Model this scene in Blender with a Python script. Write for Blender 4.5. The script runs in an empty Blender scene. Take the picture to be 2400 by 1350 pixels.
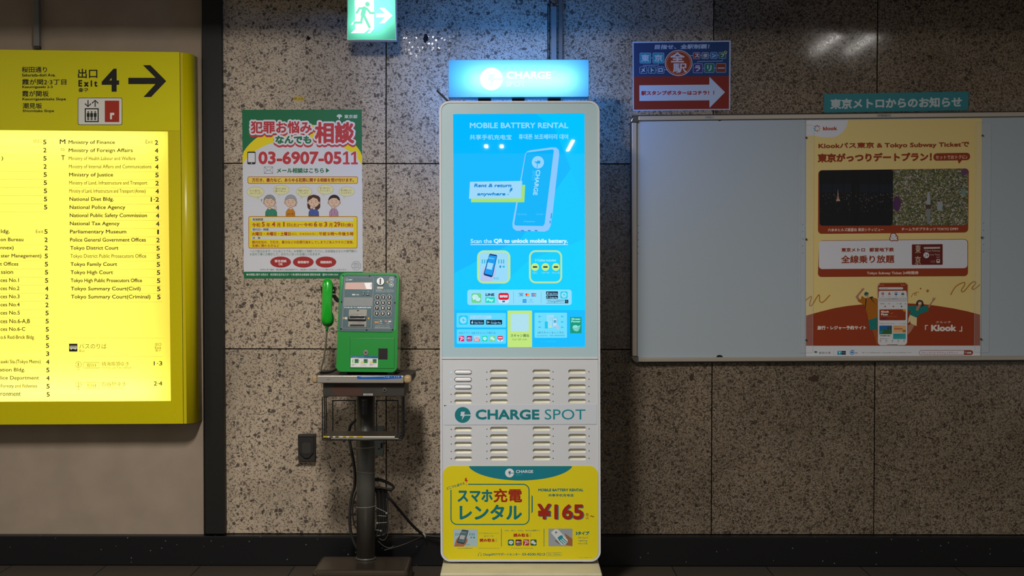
import bpy, bmesh, math, random
from mathutils import Vector, Matrix, Euler

# ------------------------------------------------------------------ camera, world, lights, exposure
SC = bpy.context.scene
COL = SC.collection
W, H, F = 2400.0, 1350.0, 3333.3
DIST, CAMZ = 6.06, 1.32
cd = bpy.data.cameras.new('camera')
cd.lens = 50.0
cd.sensor_width = 36.0
cd.clip_start = 0.05
cam = bpy.data.objects.new('camera', cd)
COL.objects.link(cam)
CROT = Matrix.Rotation(math.radians(90 - 1.32), 3, 'X') @ Matrix.Rotation(math.radians(0.09), 3, 'Z')
cam.matrix_world = Matrix.Translation((0, -DIST, CAMZ)) @ CROT.to_4x4()
SC.camera = cam
CPOS = Vector((0, -DIST, CAMZ))

wd = bpy.data.worlds.new('world')
SC.world = wd
wd.use_nodes = True
wd.node_tree.nodes['Background'].inputs[0].default_value = (1.0, 0.95, 0.88, 1)
wd.node_tree.nodes['Background'].inputs[1].default_value = 0.36

SC.view_settings.view_transform = 'Standard'
SC.view_settings.look = 'None'
SC.view_settings.gamma = 1.0
SC.view_settings.use_curve_mapping = False
SC.view_settings.exposure = 0.0
SC.cycles.use_denoising = True
SC.cycles.max_bounces = 8
SC.cycles.sample_clamp_indirect = 6.0


def area(name, loc, aim, sx, sy, power, color, roll=0.0):
    ld = bpy.data.lights.new(name, 'AREA')
    ld.shape = 'RECTANGLE'
    ld.size, ld.size_y = sx, sy
    ld.energy = power
    ld.color = color
    o = bpy.data.objects.new(name, ld)
    COL.objects.link(o)
    o.location = loc
    d = (Vector(aim) - Vector(loc)).normalized()
    o.rotation_euler = d.to_track_quat('-Z', 'Y').to_euler()
    return o


WARM = (1.0, 0.955, 0.89)
# twin fluorescent tubes under the ceiling, running towards the wall
for nm, x, y0, y1, p in (('tube_lamp', -0.62, -2.25, -3.05, 55.0), ('tube_lamp', -0.50, -2.25, -3.05, 55.0),
                         ('tube_lamp', 1.98, -2.50, -3.35, 5.0), ('tube_lamp', 2.2, -2.50, -3.35, 5.0),
                         ('tube_lamp', -3.05, -2.3, -3.1, 24.0)):
    yc, ln = (y0 + y1) / 2, abs(y1 - y0)
    a_ = area(nm, (x, yc, 2.66), (x, yc, 0), 0.12 if p > 40 else 0.03, ln, p, WARM)
    a_.rotation_euler = (0, 0, 0)
for x, y, p in ((-2.3, -5.3, 5.0), (-0.32, -12.4, 7.0), (-0.13, -12.4, 7.0), (0.71, -12.3, 18.0)):
    a_ = area('far_tube_lamp', (x, y, 2.66), (x, y, 0), 0.035, 0.4 if x < 0.5 else 1.7, p, WARM)
    a_.rotation_euler = (0, 0, 0)


# ------------------------------------------------------------------ helpers
def lin(h):
    h = h.lstrip('#')
    r = []
    for i in (0, 2, 4):
        c = int(h[i:i + 2], 16) / 255.0
        r.append(c / 12.92 if c <= 0.04045 else ((c + 0.055) / 1.055) ** 2.4)
    return (r[0], r[1], r[2], 1.0)


MATS = {}


def mat(name, col='808080', rough=0.5, metal=0.0, spec=0.5, emit=None, es=1.0, coat=0.0, alpha=1.0, trans=0.0, bump=None):
    if name in MATS:
        return MATS[name]
    m = bpy.data.materials.new(name)
    m.use_nodes = True
    b = m.node_tree.nodes['Principled BSDF']
    b.inputs['Base Color'].default_value = lin(col) if isinstance(col, str) else col
    b.inputs['Roughness'].default_value = rough
    b.inputs['Metallic'].default_value = metal
    b.inputs['Specular IOR Level'].default_value = spec
    b.inputs['Coat Weight'].default_value = coat
    b.inputs['Alpha'].default_value = alpha
    b.inputs['Transmission Weight'].default_value = trans
    if emit:
        b.inputs['Emission Color'].default_value = lin(emit)
        b.inputs['Emission Strength'].default_value = es
    if bump:
        nt = m.node_tree
        tc = nt.nodes.new('ShaderNodeTexCoord')
        n = nt.nodes.new('ShaderNodeTexNoise')
        n.inputs['Scale'].default_value = bump[0]
        n.inputs['Detail'].default_value = 5
        bp = nt.nodes.new('ShaderNodeBump')
        bp.inputs['Strength'].default_value = bump[1]
        bp.inputs['Distance'].default_value = 0.002
        nt.links.new(tc.outputs['Object'], n.inputs['Vector'])
        nt.links.new(n.outputs['Fac'], bp.inputs['Height'])
        nt.links.new(bp.outputs['Normal'], b.inputs['Normal'])
        # a little tonal wear as well
        mx = nt.nodes.new('ShaderNodeMix')
        mx.data_type = 'RGBA'
        mx.blend_type = 'MULTIPLY'
        mx.inputs[0].default_value = bump[2] if len(bump) > 2 else 0.25
        mx.inputs[6].default_value = b.inputs['Base Color'].default_value
        nt.links.new(n.outputs['Fac'], mx.inputs[7])
        nt.links.new(mx.outputs[2], b.inputs['Base Color'])
    MATS[name] = m
    return m


def translucent(name, col, back=0.6, gloss=0.1):
    """a lit sign's acrylic sheet: lets the light of the lamp behind it through"""
    if name in MATS:
        return MATS[name]
    m = bpy.data.materials.new(name)
    m.use_nodes = True
    nt = m.node_tree
    nt.nodes.clear()
    out = nt.nodes.new('ShaderNodeOutputMaterial')
    t = nt.nodes.new('ShaderNodeBsdfTranslucent')
    d = nt.nodes.new('ShaderNodeBsdfDiffuse')
    t.inputs[0].default_value = lin(col) if isinstance(col, str) else col
    d.inputs[0].default_value = lin(col) if isinstance(col, str) else col
    mx = nt.nodes.new('ShaderNodeMixShader')
    mx.inputs[0].default_value = 0.25
    nt.links.new(t.outputs[0], mx.inputs[1])
    nt.links.new(d.outputs[0], mx.inputs[2])
    nt.links.new(mx.outputs[0], out.inputs[0])
    MATS[name] = m
    return m


def ink(c):
    """printed colour '#rrggbb', or '*rrggbb' for a colour shown by a lit display"""
    if c[0] == '*':
        return mat('glow_' + c[1:], '000000', rough=0.015, spec=0.4, emit=c[1:], es=1.0)
    return mat('ink_' + c, c, rough=0.55, spec=0.3)


class Plane:
    """a flat surface in the room; at() gives the point of it seen at a pixel of the photograph"""

    def __init__(self, p, n=(0, -1, 0)):
        self.p, self.n = Vector(p), Vector(n).normalized()

    def at(self, px, py, lift=0.0):
        d = CROT @ Vector(((px - W / 2) / F, (H / 2 - py) / F, -1.0))
        t = (self.p - CPOS).dot(self.n) / d.dot(self.n)
        return CPOS + d * t + self.n * lift


def YP(y):
    return Plane((0, y, 0))


WALL = YP(0.0)


def link(name, me, parent=None):
    o = bpy.data.objects.new(name, me)
    COL.objects.link(o)
    if parent is not None:
        o.parent = parent
        o.matrix_parent_inverse = parent.matrix_world.inverted()
    return o


def mesh(name, vs, fs, m, parent=None, smooth=False, bevel=0.0, mi=None):
    me = bpy.data.meshes.new(name)
    me.from_pydata([tuple(v) for v in vs], [], fs)
    for x in (m if isinstance(m, (list, tuple)) else [m]):
        me.materials.append(x)
    if mi:
        me.polygons.foreach_set('material_index', mi)
    if smooth:
        me.polygons.foreach_set('use_smooth', [True] * len(me.polygons))
    me.update()
    o = link(name, me, parent)
    if bevel:
        b = o.modifiers.new('bevel', 'BEVEL')
        b.width = bevel
        b.segments = 3
        b.limit_method = 'ANGLE'
        b.angle_limit = math.radians(35)
        b.harden_normals = False
    return o


def thing(name, label, cat, loc, group=None):
    o = bpy.data.objects.new(name, None)
    COL.objects.link(o)
    o.empty_display_size = 0.05
    o.location = loc
    o.matrix_world = Matrix.Translation(loc)
    return tag(o, label, cat, group)


def tag(o, label, cat, group=None):
    o['label'] = label
    o['category'] = cat
    if group:
        o['group'] = group
    return o


def struct(o):
    o['kind'] = 'structure'
    return o


def fixn(o):
    bm = bmesh.new()
    bm.from_mesh(o.data)
    bmesh.ops.recalc_face_normals(bm, faces=bm.faces)
    bm.to_mesh(o.data)
    bm.free()
    return o


def box(name, m, x0, x1, y0, y1, z0, z1, parent=None, bevel=0.0):
    vs = [(x, y, z) for x in (x0, x1) for y in (y0, y1) for z in (z0, z1)]
    fs = [(0, 1, 3, 2), (4, 6, 7, 5), (0, 4, 5, 1), (2, 3, 7, 6), (0, 2, 6, 4), (1, 5, 7, 3)]
    return fixn(mesh(name, vs, fs, m, parent, bevel=bevel))


def ext(name, m, pts, pl, l0, l1, parent=None, bevel=0.0, smooth=False):
    """an outline on a plane, given thickness from lift l0 to lift l1"""
    a = [pl.at(x, y) + pl.n * l1 for x, y in pts]
    b = [pl.at(x, y) + pl.n * l0 for x, y in pts]
    n = len(pts)
    fs = [tuple(range(n)), tuple(range(2 * n - 1, n - 1, -1))]
    fs += [(i, n + i, n + (i + 1) % n, (i + 1) % n) for i in range(n)]
    o = fixn(mesh(name, a + b, fs, m, parent, bevel=bevel))
    if smooth:
        for p in list(o.data.polygons)[2:]:
            p.use_smooth = True
    return o


def rr(x0, y0, x1, y1, r, n=6):
    r = min(r, (x1 - x0) / 2, (y1 - y0) / 2)
    out = []
    for cx, cy, a0 in ((x1 - r, y0 + r, -90), (x1 - r, y1 - r, 0), (x0 + r, y1 - r, 90), (x0 + r, y0 + r, 180)):
        for k in range(n + 1):
            a = math.radians(a0 + 90.0 * k / n)
            out.append((cx + r * math.cos(a), cy + r * math.sin(a)))
    return out


def warp(pts, q):
    """bend points of the bounding box of the quad q (TL, TR, BR, BL) into the quad"""
    xs = [p[0] for p in pts]
    ys = [p[1] for p in pts]
    x0, x1, y0, y1 = min(xs), max(xs), min(ys), max(ys)
    out = []
    for x, y in pts:
        u, v = (x - x0) / (x1 - x0), (y - y0) / (y1 - y0)
        out.append(tuple((q[0][i] * (1 - u) + q[1][i] * u) * (1 - v) + (q[3][i] * (1 - u) + q[2][i] * u) * v for i in (0, 1)))
    return out


def rrq(q, r, n=6):
    w = max(abs(q[1][0] - q[0][0]), 1)
    h = max(abs(q[3][1] - q[0][1]), 1)
    return warp(rr(0, 0, w, h, r, n), q)


def ell(cx, cy, rx, ry=None, n=28, rot=0.0):
    ry = rx if ry is None else ry
    c, s = math.cos(rot), math.sin(rot)
    out = []
    for k in range(n):
        a = 2 * math.pi * k / n
        x, y = rx * math.cos(a), ry * math.sin(a)
        out.append((cx + c * x - s * y, cy + s * x + c * y))
    return out


def spline_fill(outer, holes, ext_d):
    """2D outline with holes -> extruded mesh (vertices, faces)"""
    cu = bpy.data.curves.new('tmp', 'CURVE')
    cu.dimensions = '2D'
    cu.fill_mode = 'BOTH'
    cu.extrude = ext_d
    for pts in [outer] + holes:
        sp = cu.splines.new('POLY')
        sp.points.add(len(pts) - 1)
        for p, (x, y) in zip(sp.points, pts):
            p.co = (x, y, 0, 1)
        sp.use_cyclic_u = True
    o = bpy.data.objects.new('tmp', cu)
    COL.objects.link(o)
    dg = bpy.context.evaluated_depsgraph_get()
    me = o.evaluated_get(dg).to_mesh()
    vs = [v.co.copy() for v in me.vertices]
    fs = [tuple(p.vertices) for p in me.polygons]
    o.evaluated_get(dg).to_mesh_clear()
    bpy.data.objects.remove(o)
    bpy.data.curves.remove(cu)
    return vs, fs


def plate(name, m, outer, holes, pl, l0, l1, parent=None, bevel=0.0):
    """a plate parallel to the wall with openings cut through"""
    def w2(p):
        v = pl.at(*p)
        return (v.x, v.z)
    vs, fs = spline_fill([w2(p) for p in outer], [[w2(p) for p in h] for h in holes], abs(l1 - l0) / 2)
    yc = pl.p.y - (l0 + l1) / 2
    o = mesh(name, [(v.x, yc + v.z, v.y) for v in vs], fs, m, parent)
    bm = bmesh.new()
    bm.from_mesh(o.data)
    bmesh.ops.remove_doubles(bm, verts=bm.verts, dist=1e-5)
    bmesh.ops.recalc_face_normals(bm, faces=bm.faces)
    bm.to_mesh(o.data)
    bm.free()
    if bevel:
        b = o.modifiers.new('bevel', 'BEVEL')
        b.width = bevel
        b.segments = 2
        b.limit_method = 'ANGLE'
        b.angle_limit = math.radians(50)
    return o


def tube(name, m, pts, r, parent=None, n=10, closed=False):
    """a round bar or cable through points; r is one radius or one per point"""
    pts = [Vector(p) for p in pts]
    rs = r if isinstance(r, (list, tuple)) else [r] * len(pts)
    vs, fs = [], []
    up = Vector((0.13, 0.31, 0.94)).normalized()
    N = len(pts)
    for i, p in enumerate(pts):
        a = pts[(i - 1) % N] if (closed or i > 0) else pts[i]
        b = pts[(i + 1) % N] if (closed or i < N - 1) else pts[i]
        t = (b - a).normalized()
        if abs(t.dot(up)) > 0.98:
            up = Vector((0.95, 0.2, 0.1)).normalized()
        u = (up - t * up.dot(t)).normalized()
        v = t.cross(u)
        up = u
        for k in range(n):
            g = 2 * math.pi * k / n
            vs.append(p + (u * math.cos(g) + v * math.sin(g)) * rs[i])
    for i in range(N if closed else N - 1):
        for k in range(n):
            j = (i + 1) % N
            fs.append((i * n + k, i * n + (k + 1) % n, j * n + (k + 1) % n, j * n + k))
    if not closed:
        fs.append(tuple(range(n - 1, -1, -1)))
        fs.append(tuple((N - 1) * n + k for k in range(n)))
    o = fixn(mesh(name, vs, fs, m, parent))
    for p in o.data.polygons:
        p.use_smooth = len(p.vertices) == 4
    return o


def smooth_path(pts, k=8, closed=False):
    """Catmull-Rom through points"""
    P = [Vector(p) for p in pts]
    n = len(P)
    out = []
    for i in range(n if closed else n - 1):
        p0 = P[(i - 1) % n] if (closed or i > 0) else P[0]
        p1, p2 = P[i], P[(i + 1) % n]
        p3 = P[(i + 2) % n] if (closed or i < n - 2) else P[-1]
        for s in range(k):
            t = s / k
            out.append(0.5 * ((2 * p1) + (p2 - p0) * t + (2 * p0 - 5 * p1 + 4 * p2 - p3) * t * t + (3 * p1 - p0 - 3 * p2 + p3) * t ** 3))
    if not closed:
        out.append(P[-1])
    return out


def cylz(name, m, c, r, z0, z1, parent=None, n=32, bevel=0.0):
    vs = [(c[0] + r * math.cos(2 * math.pi * k / n), c[1] + r * math.sin(2 * math.pi * k / n), z) for z in (z0, z1) for k in range(n)]
    fs = [tuple(range(n - 1, -1, -1)), tuple(range(n, 2 * n))] + [(k, (k + 1) % n, n + (k + 1) % n, n + k) for k in range(n)]
    o = fixn(mesh(name, vs, fs, m, parent, bevel=bevel))
    for p in o.data.polygons:
        p.use_smooth = len(p.vertices) == 4
    return o


# ---- lettering
TCU = bpy.data.curves.new('letters', 'FONT')
TOB = bpy.data.objects.new('letters', TCU)
TCACHE = {}


def glyphs(s):
    if s in TCACHE:
        return TCACHE[s]
    if TOB.name not in COL.objects:
        COL.objects.link(TOB)
    TCU.body = s
    TCU.resolution_u = 3
    dg = bpy.context.evaluated_depsgraph_get()
    dg.update()
    ev = TOB.evaluated_get(dg)
    me = ev.to_mesh()
    vs = [(v.co.x, v.co.y) for v in me.vertices]
    fs = [tuple(p.vertices) for p in me.polygons]
    ev.to_mesh_clear()
    TCACHE[s] = (vs, fs)
    return TCACHE[s]


EPS = 0.00011


class Art:
    """flat printed or displayed shapes and lettering on one surface, gathered into one mesh"""

    def __init__(self, name, pl, lift, parent, slope=0.0):
        self.name, self.pl, self.lift, self.parent, self.slope = name, pl, lift, parent, slope
        self.v, self.f, self.mi, self.ms = [], [], [], []
        self.n = 0

    def _m(self, c):
        m = ink(c) if isinstance(c, str) else c
        if m not in self.ms:
            self.ms.append(m)
        return self.ms.index(m)

    def _up(self, L):
        # each shape lies a few thousandths of a millimetre over the one before it
        self.n += 1
        return L + (self.n % 12) * 0.045

    def poly(self, pts, c, L=0):
        L = self._up(L)
        i0 = len(self.v)
        self.v += [self.pl.at(x, y, self.lift + L * EPS) for x, y in pts]
        self.f.append(tuple(range(i0, i0 + len(pts))))
        self.mi.append(self._m(c))
        return self

    def rect(self, x0, y0, x1, y1, c, L=0):
        s = self.slope * (x1 - x0)
        return self.poly([(x0, y0), (x1, y0 + s), (x1, y1 + s), (x0, y1)], c, L)

    def rr(self, x0, y0, x1, y1, r, c, L=0):
        s = self.slope
        return self.poly([(x, y + s * (x - x0)) for x, y in rr(x0, y0, x1, y1, r)], c, L)

    def ell(self, cx, cy, rx, ry, c, L=0, rot=0.0, n=28):
        return self.poly(ell(cx, cy, rx, ry, n, rot), c, L)

    def loop(self, pts, w, c, L=0, closed=True):
        """a line of width w along points"""
        n = len(pts)
        L = self._up(L)
        k = self._m(c)
        prev = None
        nn = []
        for i in range(n):
            a = pts[(i - 1) % n] if (closed or i > 0) else pts[i]
            b = pts[(i + 1) % n] if (closed or i < n - 1) else pts[i]
            dx, dy = b[0] - a[0], b[1] - a[1]
            d = math.hypot(dx, dy) or 1.0
            nn.append((-dy / d * w / 2, dx / d * w / 2))
        i0 = len(self.v)
        for (x, y), (a, b) in zip(pts, nn):
            self.v.append(self.pl.at(x + a, y + b, self.lift + L * EPS))
            self.v.append(self.pl.at(x - a, y - b, self.lift + L * EPS))
        for i in range(n if closed else n - 1):
            j = (i + 1) % n
            self.f.append((i0 + 2 * i, i0 + 2 * j, i0 + 2 * j + 1, i0 + 2 * i + 1))
            self.mi.append(k)
        return self

    def line(self, pts, w, c, L=0):
        return self.loop(pts, w, c, L, closed=False)

    def ring(self, x0, y0, x1, y1, r, w, c, L=0):
        s = self.slope
        return self.loop([(x, y + s * (x - x0)) for x, y in rr(x0, y0, x1, y1, r)], w, c, L)

    def text(self, s, x0, y0, x1, y1, c, L=2, b=0.0, q=None, it=0.0, sq=False):
        """lettering filling the ink box x0..x1, y0..y1; b thickens it, it slants it"""
        vs, fs = glyphs(s)
        if not vs:
            return self
        ax, bx = min(v[0] for v in vs), max(v[0] for v in vs)
        ay, by = min(v[1] for v in vs), max(v[1] for v in vs)
        k = self._m(c)
        L = self._up(L)
        offs = [(0, 0)]
        nb = 4 if b <= 0.8 else (8 if b <= 2 else (16 if b < 4 else 28))
        for rg in range(math.ceil(b / 1.4)):
            rb = b * (1 - rg / max(math.ceil(b / 1.4), 1))
            offs += [(rb * math.cos(2 * math.pi * i / nb + 0.4), rb * math.sin(2 * math.pi * i / nb + 0.4)) for i in range(nb)]
        if sq:
            offs = [(0, 0)] + [(b * i, b * j) for i in (-1, 0, 1) for j in (-1, 0, 1) if i or j]
        step = 0.08 if len(offs) < 12 else 0.035
        x0, x1, y0, y1 = x0 + b, x1 - b, y0 + b, y1 - b
        for kk_, (ox, oy) in enumerate(offs):
            i0 = len(self.v)
            lift = self.lift + (L + step * kk_) * EPS
            for vx, vy in vs:
                u = (vx - ax) / max(bx - ax, 1e-6)
                w = (by - vy) / max(by - ay, 1e-6)
                if q:
                    x = (q[0][0] * (1 - u) + q[1][0] * u) * (1 - w) + (q[3][0] * (1 - u) + q[2][0] * u) * w
                    y = (q[0][1] * (1 - u) + q[1][1] * u) * (1 - w) + (q[3][1] * (1 - u) + q[2][1] * u) * w
                else:
                    x = x0 + u * (x1 - x0) + it * (1 - w) * (y1 - y0)
                    y = y0 + w * (y1 - y0) + self.slope * (x - x0)
                self.v.append(self.pl.at(x + ox, y + oy, lift))
            for f in fs:
                self.f.append(tuple(i0 + i for i in f))
                self.mi.append(k)
        return self

    def bolt_logo(self, cx, cy, r, c, bg, L=2):
        """disc with a lightning bolt and a slit cut out of it"""
        self.ell(cx, cy, r, r, c, L, n=36)
        self.poly([(cx + r * a, cy + r * b) for a, b in ((-.22, -.40), (.28, -.40), (.18, -.05), (.36, -.05), (-.14, .68), (0, .14), (-.28, .14))], bg, L + 1)
        self.poly([(cx + r * a, cy + r * b) for a, b in ((.15, -.05), (1.02, -.05), (1.02, .09), (.15, .09))], bg, L + 1)
        return self

    def build(self):
        if not self.f:
            return None
        return mesh(self.name, self.v, self.f, self.ms, self.parent, mi=self.mi)

# ------------------------------------------------------------------ the room
def terrazzo():
    m = bpy.data.materials.new('terrazzo')
    m.use_nodes = True
    nt = m.node_tree
    N, Lk = nt.nodes.new, nt.links.new
    b = nt.nodes['Principled BSDF']
    tc = N('ShaderNodeTexCoord')
    geo = N('ShaderNodeNewGeometry')
    at = N('ShaderNodeAttribute')
    at.attribute_name = 'dense'
    sep = N('ShaderNodeSeparateXYZ')
    Lk(tc.outputs['Object'], sep.inputs[0])
    cmb = N('ShaderNodeCombineXYZ')
    Lk(sep.outputs[0], cmb.inputs[0])
    Lk(sep.outputs[2], cmb.inputs[1])

    def math_(op, a, c=None, clamp=False):
        n = N('ShaderNodeMath')
        n.operation = op
        n.use_clamp = clamp
        for i, v in enumerate((a, c)):
            if v is None:
                continue
            if isinstance(v, (int, float)):
                n.inputs[i].default_value = v
            else:
                Lk(v, n.inputs[i])
        return n.outputs[0]

    def mixc(f, a, c, bt='MIX'):
        n = N('ShaderNodeMix')
        n.data_type = 'RGBA'
        n.blend_type = bt
        for i, v in ((0, f), (6, a), (7, c)):
            if isinstance(v, (int, float, tuple)):
                n.inputs[i].default_value = v
            else:
                Lk(v, n.inputs[i])
        return n.outputs[2]
    # every stone slab is cut from another place of the quarry
    off = math_('MULTIPLY', geo.outputs['Random Per Island'], 37.0)
    add = N('ShaderNodeVectorMath')
    Lk(cmb.outputs[0], add.inputs[0])
    co = N('ShaderNodeCombineXYZ')
    Lk(off, co.inputs[0])
    Lk(off, co.inputs[1])
    Lk(co.outputs[0], add.inputs[1])
    wob = N('ShaderNodeTexNoise')
    wob.noise_dimensions = '2D'
    wob.inputs['Scale'].default_value = 95
    wob.inputs['Detail'].default_value = 2
    Lk(add.outputs[0], wob.inputs['Vector'])
    sc = N('ShaderNodeVectorMath')
    sc.operation = 'SCALE'
    Lk(wob.outputs['Color'], sc.inputs[0])
    sc.inputs['Scale'].default_value = 0.006
    v0 = N('ShaderNodeVectorMath')
    Lk(add.outputs[0], v0.inputs[0])
    Lk(sc.outputs[0], v0.inputs[1])
    vec = v0.outputs[0]

    def vor(scale, rnd=1.0):
        a = N('ShaderNodeTexVoronoi')
        e = N('ShaderNodeTexVoronoi')
        for n in (a, e):
            n.voronoi_dimensions = '2D'
            n.inputs['Scale'].default_value = scale
            n.inputs['Randomness'].default_value = rnd
            Lk(vec, n.inputs['Vector'])
        e.feature = 'DISTANCE_TO_EDGE'
        s = N('ShaderNodeSeparateColor')
        Lk(a.outputs['Color'], s.inputs[0])
        return s.outputs[0], s.outputs[1], s.outputs[2], e.outputs['Distance']
    dn = at.outputs['Fac']
    A = vor(66)
    B = vor(165)
    C = vor(250)
    lo = N('ShaderNodeTexNoise')
    lo.noise_dimensions = '2D'
    lo.inputs['Scale'].default_value = 5
    lo.inputs['Detail'].default_value = 4
    Lk(add.outputs[0], lo.inputs['Vector'])
    base = mixc(lo.outputs['Fac'], lin('a89680'), lin('cab8a0'))
    # pale grains
    pale = math_('GREATER_THAN', B[1], 0.55)
    pale = math_('MULTIPLY', pale, math_('MULTIPLY', math_('SUBTRACT', B[3], 0.03), 14.0, True))
    base = mixc(math_('MULTIPLY', pale, math_('ADD', math_('MULTIPLY', dn, 0.7), 0.15)), base, lin('cdc1b0'))
    # dark matrix between grains on the denser slabs
    mtx = math_('SUBTRACT', 1.0, math_('MULTIPLY', B[3], 9.0, True), True)
    base = mixc(math_('MULTIPLY', mtx, math_('ADD', math_('MULTIPLY', dn, 0.5), 0.06)), base, lin('5a4e43'))
    # fine specks
    t3 = math_('ADD', math_('MULTIPLY', dn, 0.14), 0.21)
    f3 = math_('MULTIPLY', math_('LESS_THAN', C[0], t3), math_('MULTIPLY', math_('SUBTRACT', C[3], 0.06), 12.0, True))
    base = mixc(math_('MULTIPLY', f3, 0.8), base, lin('59493c'))
    # middle chips
    t2 = math_('ADD', math_('MULTIPLY', dn, 0.03), 0.2)
    f2 = math_('MULTIPLY', math_('LESS_THAN', B[0], t2), math_('MULTIPLY', math_('SUBTRACT', B[3], math_('MULTIPLY', B[2], 0.16)), 18.0, True))
    chip = mixc(B[2], lin('52453a'), lin('7a6c5f'))
    base = mixc(math_('MULTIPLY', f2, 0.9), base, chip)
    # big chips
    f1 = math_('MULTIPLY', math_('LESS_THAN', A[0], math_('SUBTRACT', 0.15, math_('MULTIPLY', dn, 0.05))), math_('MULTIPLY', math_('SUBTRACT', A[3], math_('ADD', math_('MULTIPLY', A[2], 0.2), 0.05)), 22.0, True))
    chip1 = mixc(A[2], lin('493e36'), lin('6b6259'))
    base = mixc(math_('MULTIPLY', f1, math_('SUBTRACT', 0.95, math_('MULTIPLY', dn, 0.25))), base, chip1)
    base = mixc(math_('ADD', 0.08, math_('MULTIPLY', dn, 0.92)), base, lin('938e88'), 'MULTIPLY')
    # old dirt
    d2 = N('ShaderNodeTexNoise')
    d2.noise_dimensions = '2D'
    d2.inputs['Scale'].default_value = 2.3
    d2.inputs['Detail'].default_value = 6
    d2.inputs['Roughness'].default_value = 0.6
    Lk(add.outputs[0], d2.inputs['Vector'])
    rp = N('ShaderNodeMapRange')
    rp.inputs[1].default_value = 0.35
    rp.inputs[2].default_value = 0.6
    rp.inputs[3].default_value = 0.78
    rp.inputs[4].default_value = 1.0
    Lk(d2.outputs['Fac'], rp.inputs[0])
    base = mixc(1.0, base, rp.outputs[0], 'MULTIPLY')
    Lk(base, b.inputs['Base Color'])
    # polished grains, each a hair out of level
    bp = N('ShaderNodeBump')
    bp.inputs['Strength'].default_value = 0.4
    bp.inputs['Distance'].default_value = 0.00003
    hgt = math_('ADD', math_('MULTIPLY', C[3], 0.9), math_('MULTIPLY', wob.outputs['Fac'], 0.7))
    Lk(hgt, bp.inputs['Height'])
    Lk(bp.outputs['Normal'], b.inputs['Normal'])
    # worn slabs are duller, but single grains keep their polish
    dull = math_('MULTIPLY', math_('SUBTRACT', 0.85, dn), 0.55, True)
    dull = math_('MULTIPLY', dull, math_('LESS_THAN', B[2], 0.95))
    Lk(math_('ADD', math_('ADD', math_('MULTIPLY', C[1], 0.08), 0.05), dull), b.inputs['Roughness'])
    b.inputs['Specular IOR Level'].default_value = 0.28
    return m


TERR = terrazzo()
PLINTH = mat('black_stone', '0e0e10', rough=0.35, spec=0.4)
_n = PLINTH.node_tree
_v = _n.nodes.new('ShaderNodeTexVoronoi')
_v.inputs['Scale'].default_value = 62
_t = _n.nodes.new('ShaderNodeTexCoord')
_n.links.new(_t.outputs['Object'], _v.inputs['Vector'])
_s = _n.nodes.new('ShaderNodeSeparateColor')
_n.links.new(_v.outputs['Color'], _s.inputs[0])
_a = _n.nodes.new('ShaderNodeMath')
_a.operation = 'GREATER_THAN'
_a.inputs[1].default_value = 0.9
_n.links.new(_s.outputs[0], _a.inputs[0])
_b = _n.nodes.new('ShaderNodeMath')
_b.operation = 'LESS_THAN'
_b.inputs[1].default_value = 0.17
_n.links.new(_v.outputs['Distance'], _b.inputs[0])
_c = _n.nodes.new('ShaderNodeMath')
_c.operation = 'MULTIPLY'
_n.links.new(_a.outputs[0], _c.inputs[0])
_n.links.new(_b.outputs[0], _c.inputs[1])
_m = _n.nodes.new('ShaderNodeMix')
_m.data_type = 'RGBA'
_m.inputs[6].default_value = lin('0e0e10')
_m.inputs[7].default_value = lin('5c5c60')
_n.links.new(_c.outputs[0], _m.inputs[0])
_n.links.new(_m.outputs[2], _n.nodes['Principled BSDF'].inputs['Base Color'])
x905 = WALL.at(905, 600).x
PW = 0.6955
zj = [WALL.at(1000, y).z for y in (1252, 818.5, 383.5)]
zj += [zj[2] + (zj[2] - zj[1]), 2.9]
zb = zj[0]
vs, fs, dense = [], [], []
gap, dep = 0.0022, 0.02


def slab(x0, x1, z0, z1, d):
    i = len(vs)
    e = 0.0012
    x0, x1, z0, z1 = x0 + gap, x1 - gap, z0 + gap, z1 - gap
    for y, k in ((0.0, e), (e, 0.0), (dep, 0.0)):
        vs.extend([(x0 + k, y, z0 + k), (x1 - k, y, z0 + k), (x1 - k, y, z1 - k), (x0 + k, y, z1 - k)])
    fs.append((i, i + 1, i + 2, i + 3))
    for a in (0, 4):
        for k in range(4):
            j = (k + 1) % 4
            fs.append((i + a + j, i + a + k, i + a + 4 + k, i + a + 4 + j))
    dense.extend([d] * (len(fs) - len(dense)))


for c in range(-1, 6):
    for r in range(4):
        slab(x905 + c * PW, x905 + (c + 1) * PW, zj[r], zj[r + 1], {-1: 0.0, 0: 0.12}.get(c, 0.45 if (c == 1 and r > 1) else 0.85))
wall = struct(mesh('wall_back', vs, fs, TERR))
at_ = wall.data.attributes.new('dense', 'FLOAT', 'FACE')
at_.data.foreach_set('value', dense)
struct(box('wall_backing', mat('joint', '0b0a09', rough=0.9), -4.2, 4.6, dep - 0.004, 0.2, 0, 2.9))
# knocked-out holes and rust in the stone
HOLE = mat('hole_dark', '0a0908', rough=0.95)
RUST = mat('rust', '33241a', rough=0.95)
rnd = random.Random(4)
for nm, cx, cy, rx, ry, m in (('hole', 998, 90, 7, 10, HOLE), ('hole', 722.5, 90, 4.6, 5.2, HOLE), ('stain', 1621, 886, 6, 8, RUST),
                              ('stain', 1908, 888, 13, 8.5, RUST)):
    pts = [(cx + rx * f * math.cos(a), cy + ry * f * math.sin(a)) for a, f in
           ((2 * math.pi * k / 22, rnd.uniform(0.72, 1.15)) for k in range(22))]
    h_ = ext(nm, m, pts, WALL, -0.004, 0.0005, wall)
    h_['kind'] = 'structure'

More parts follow.
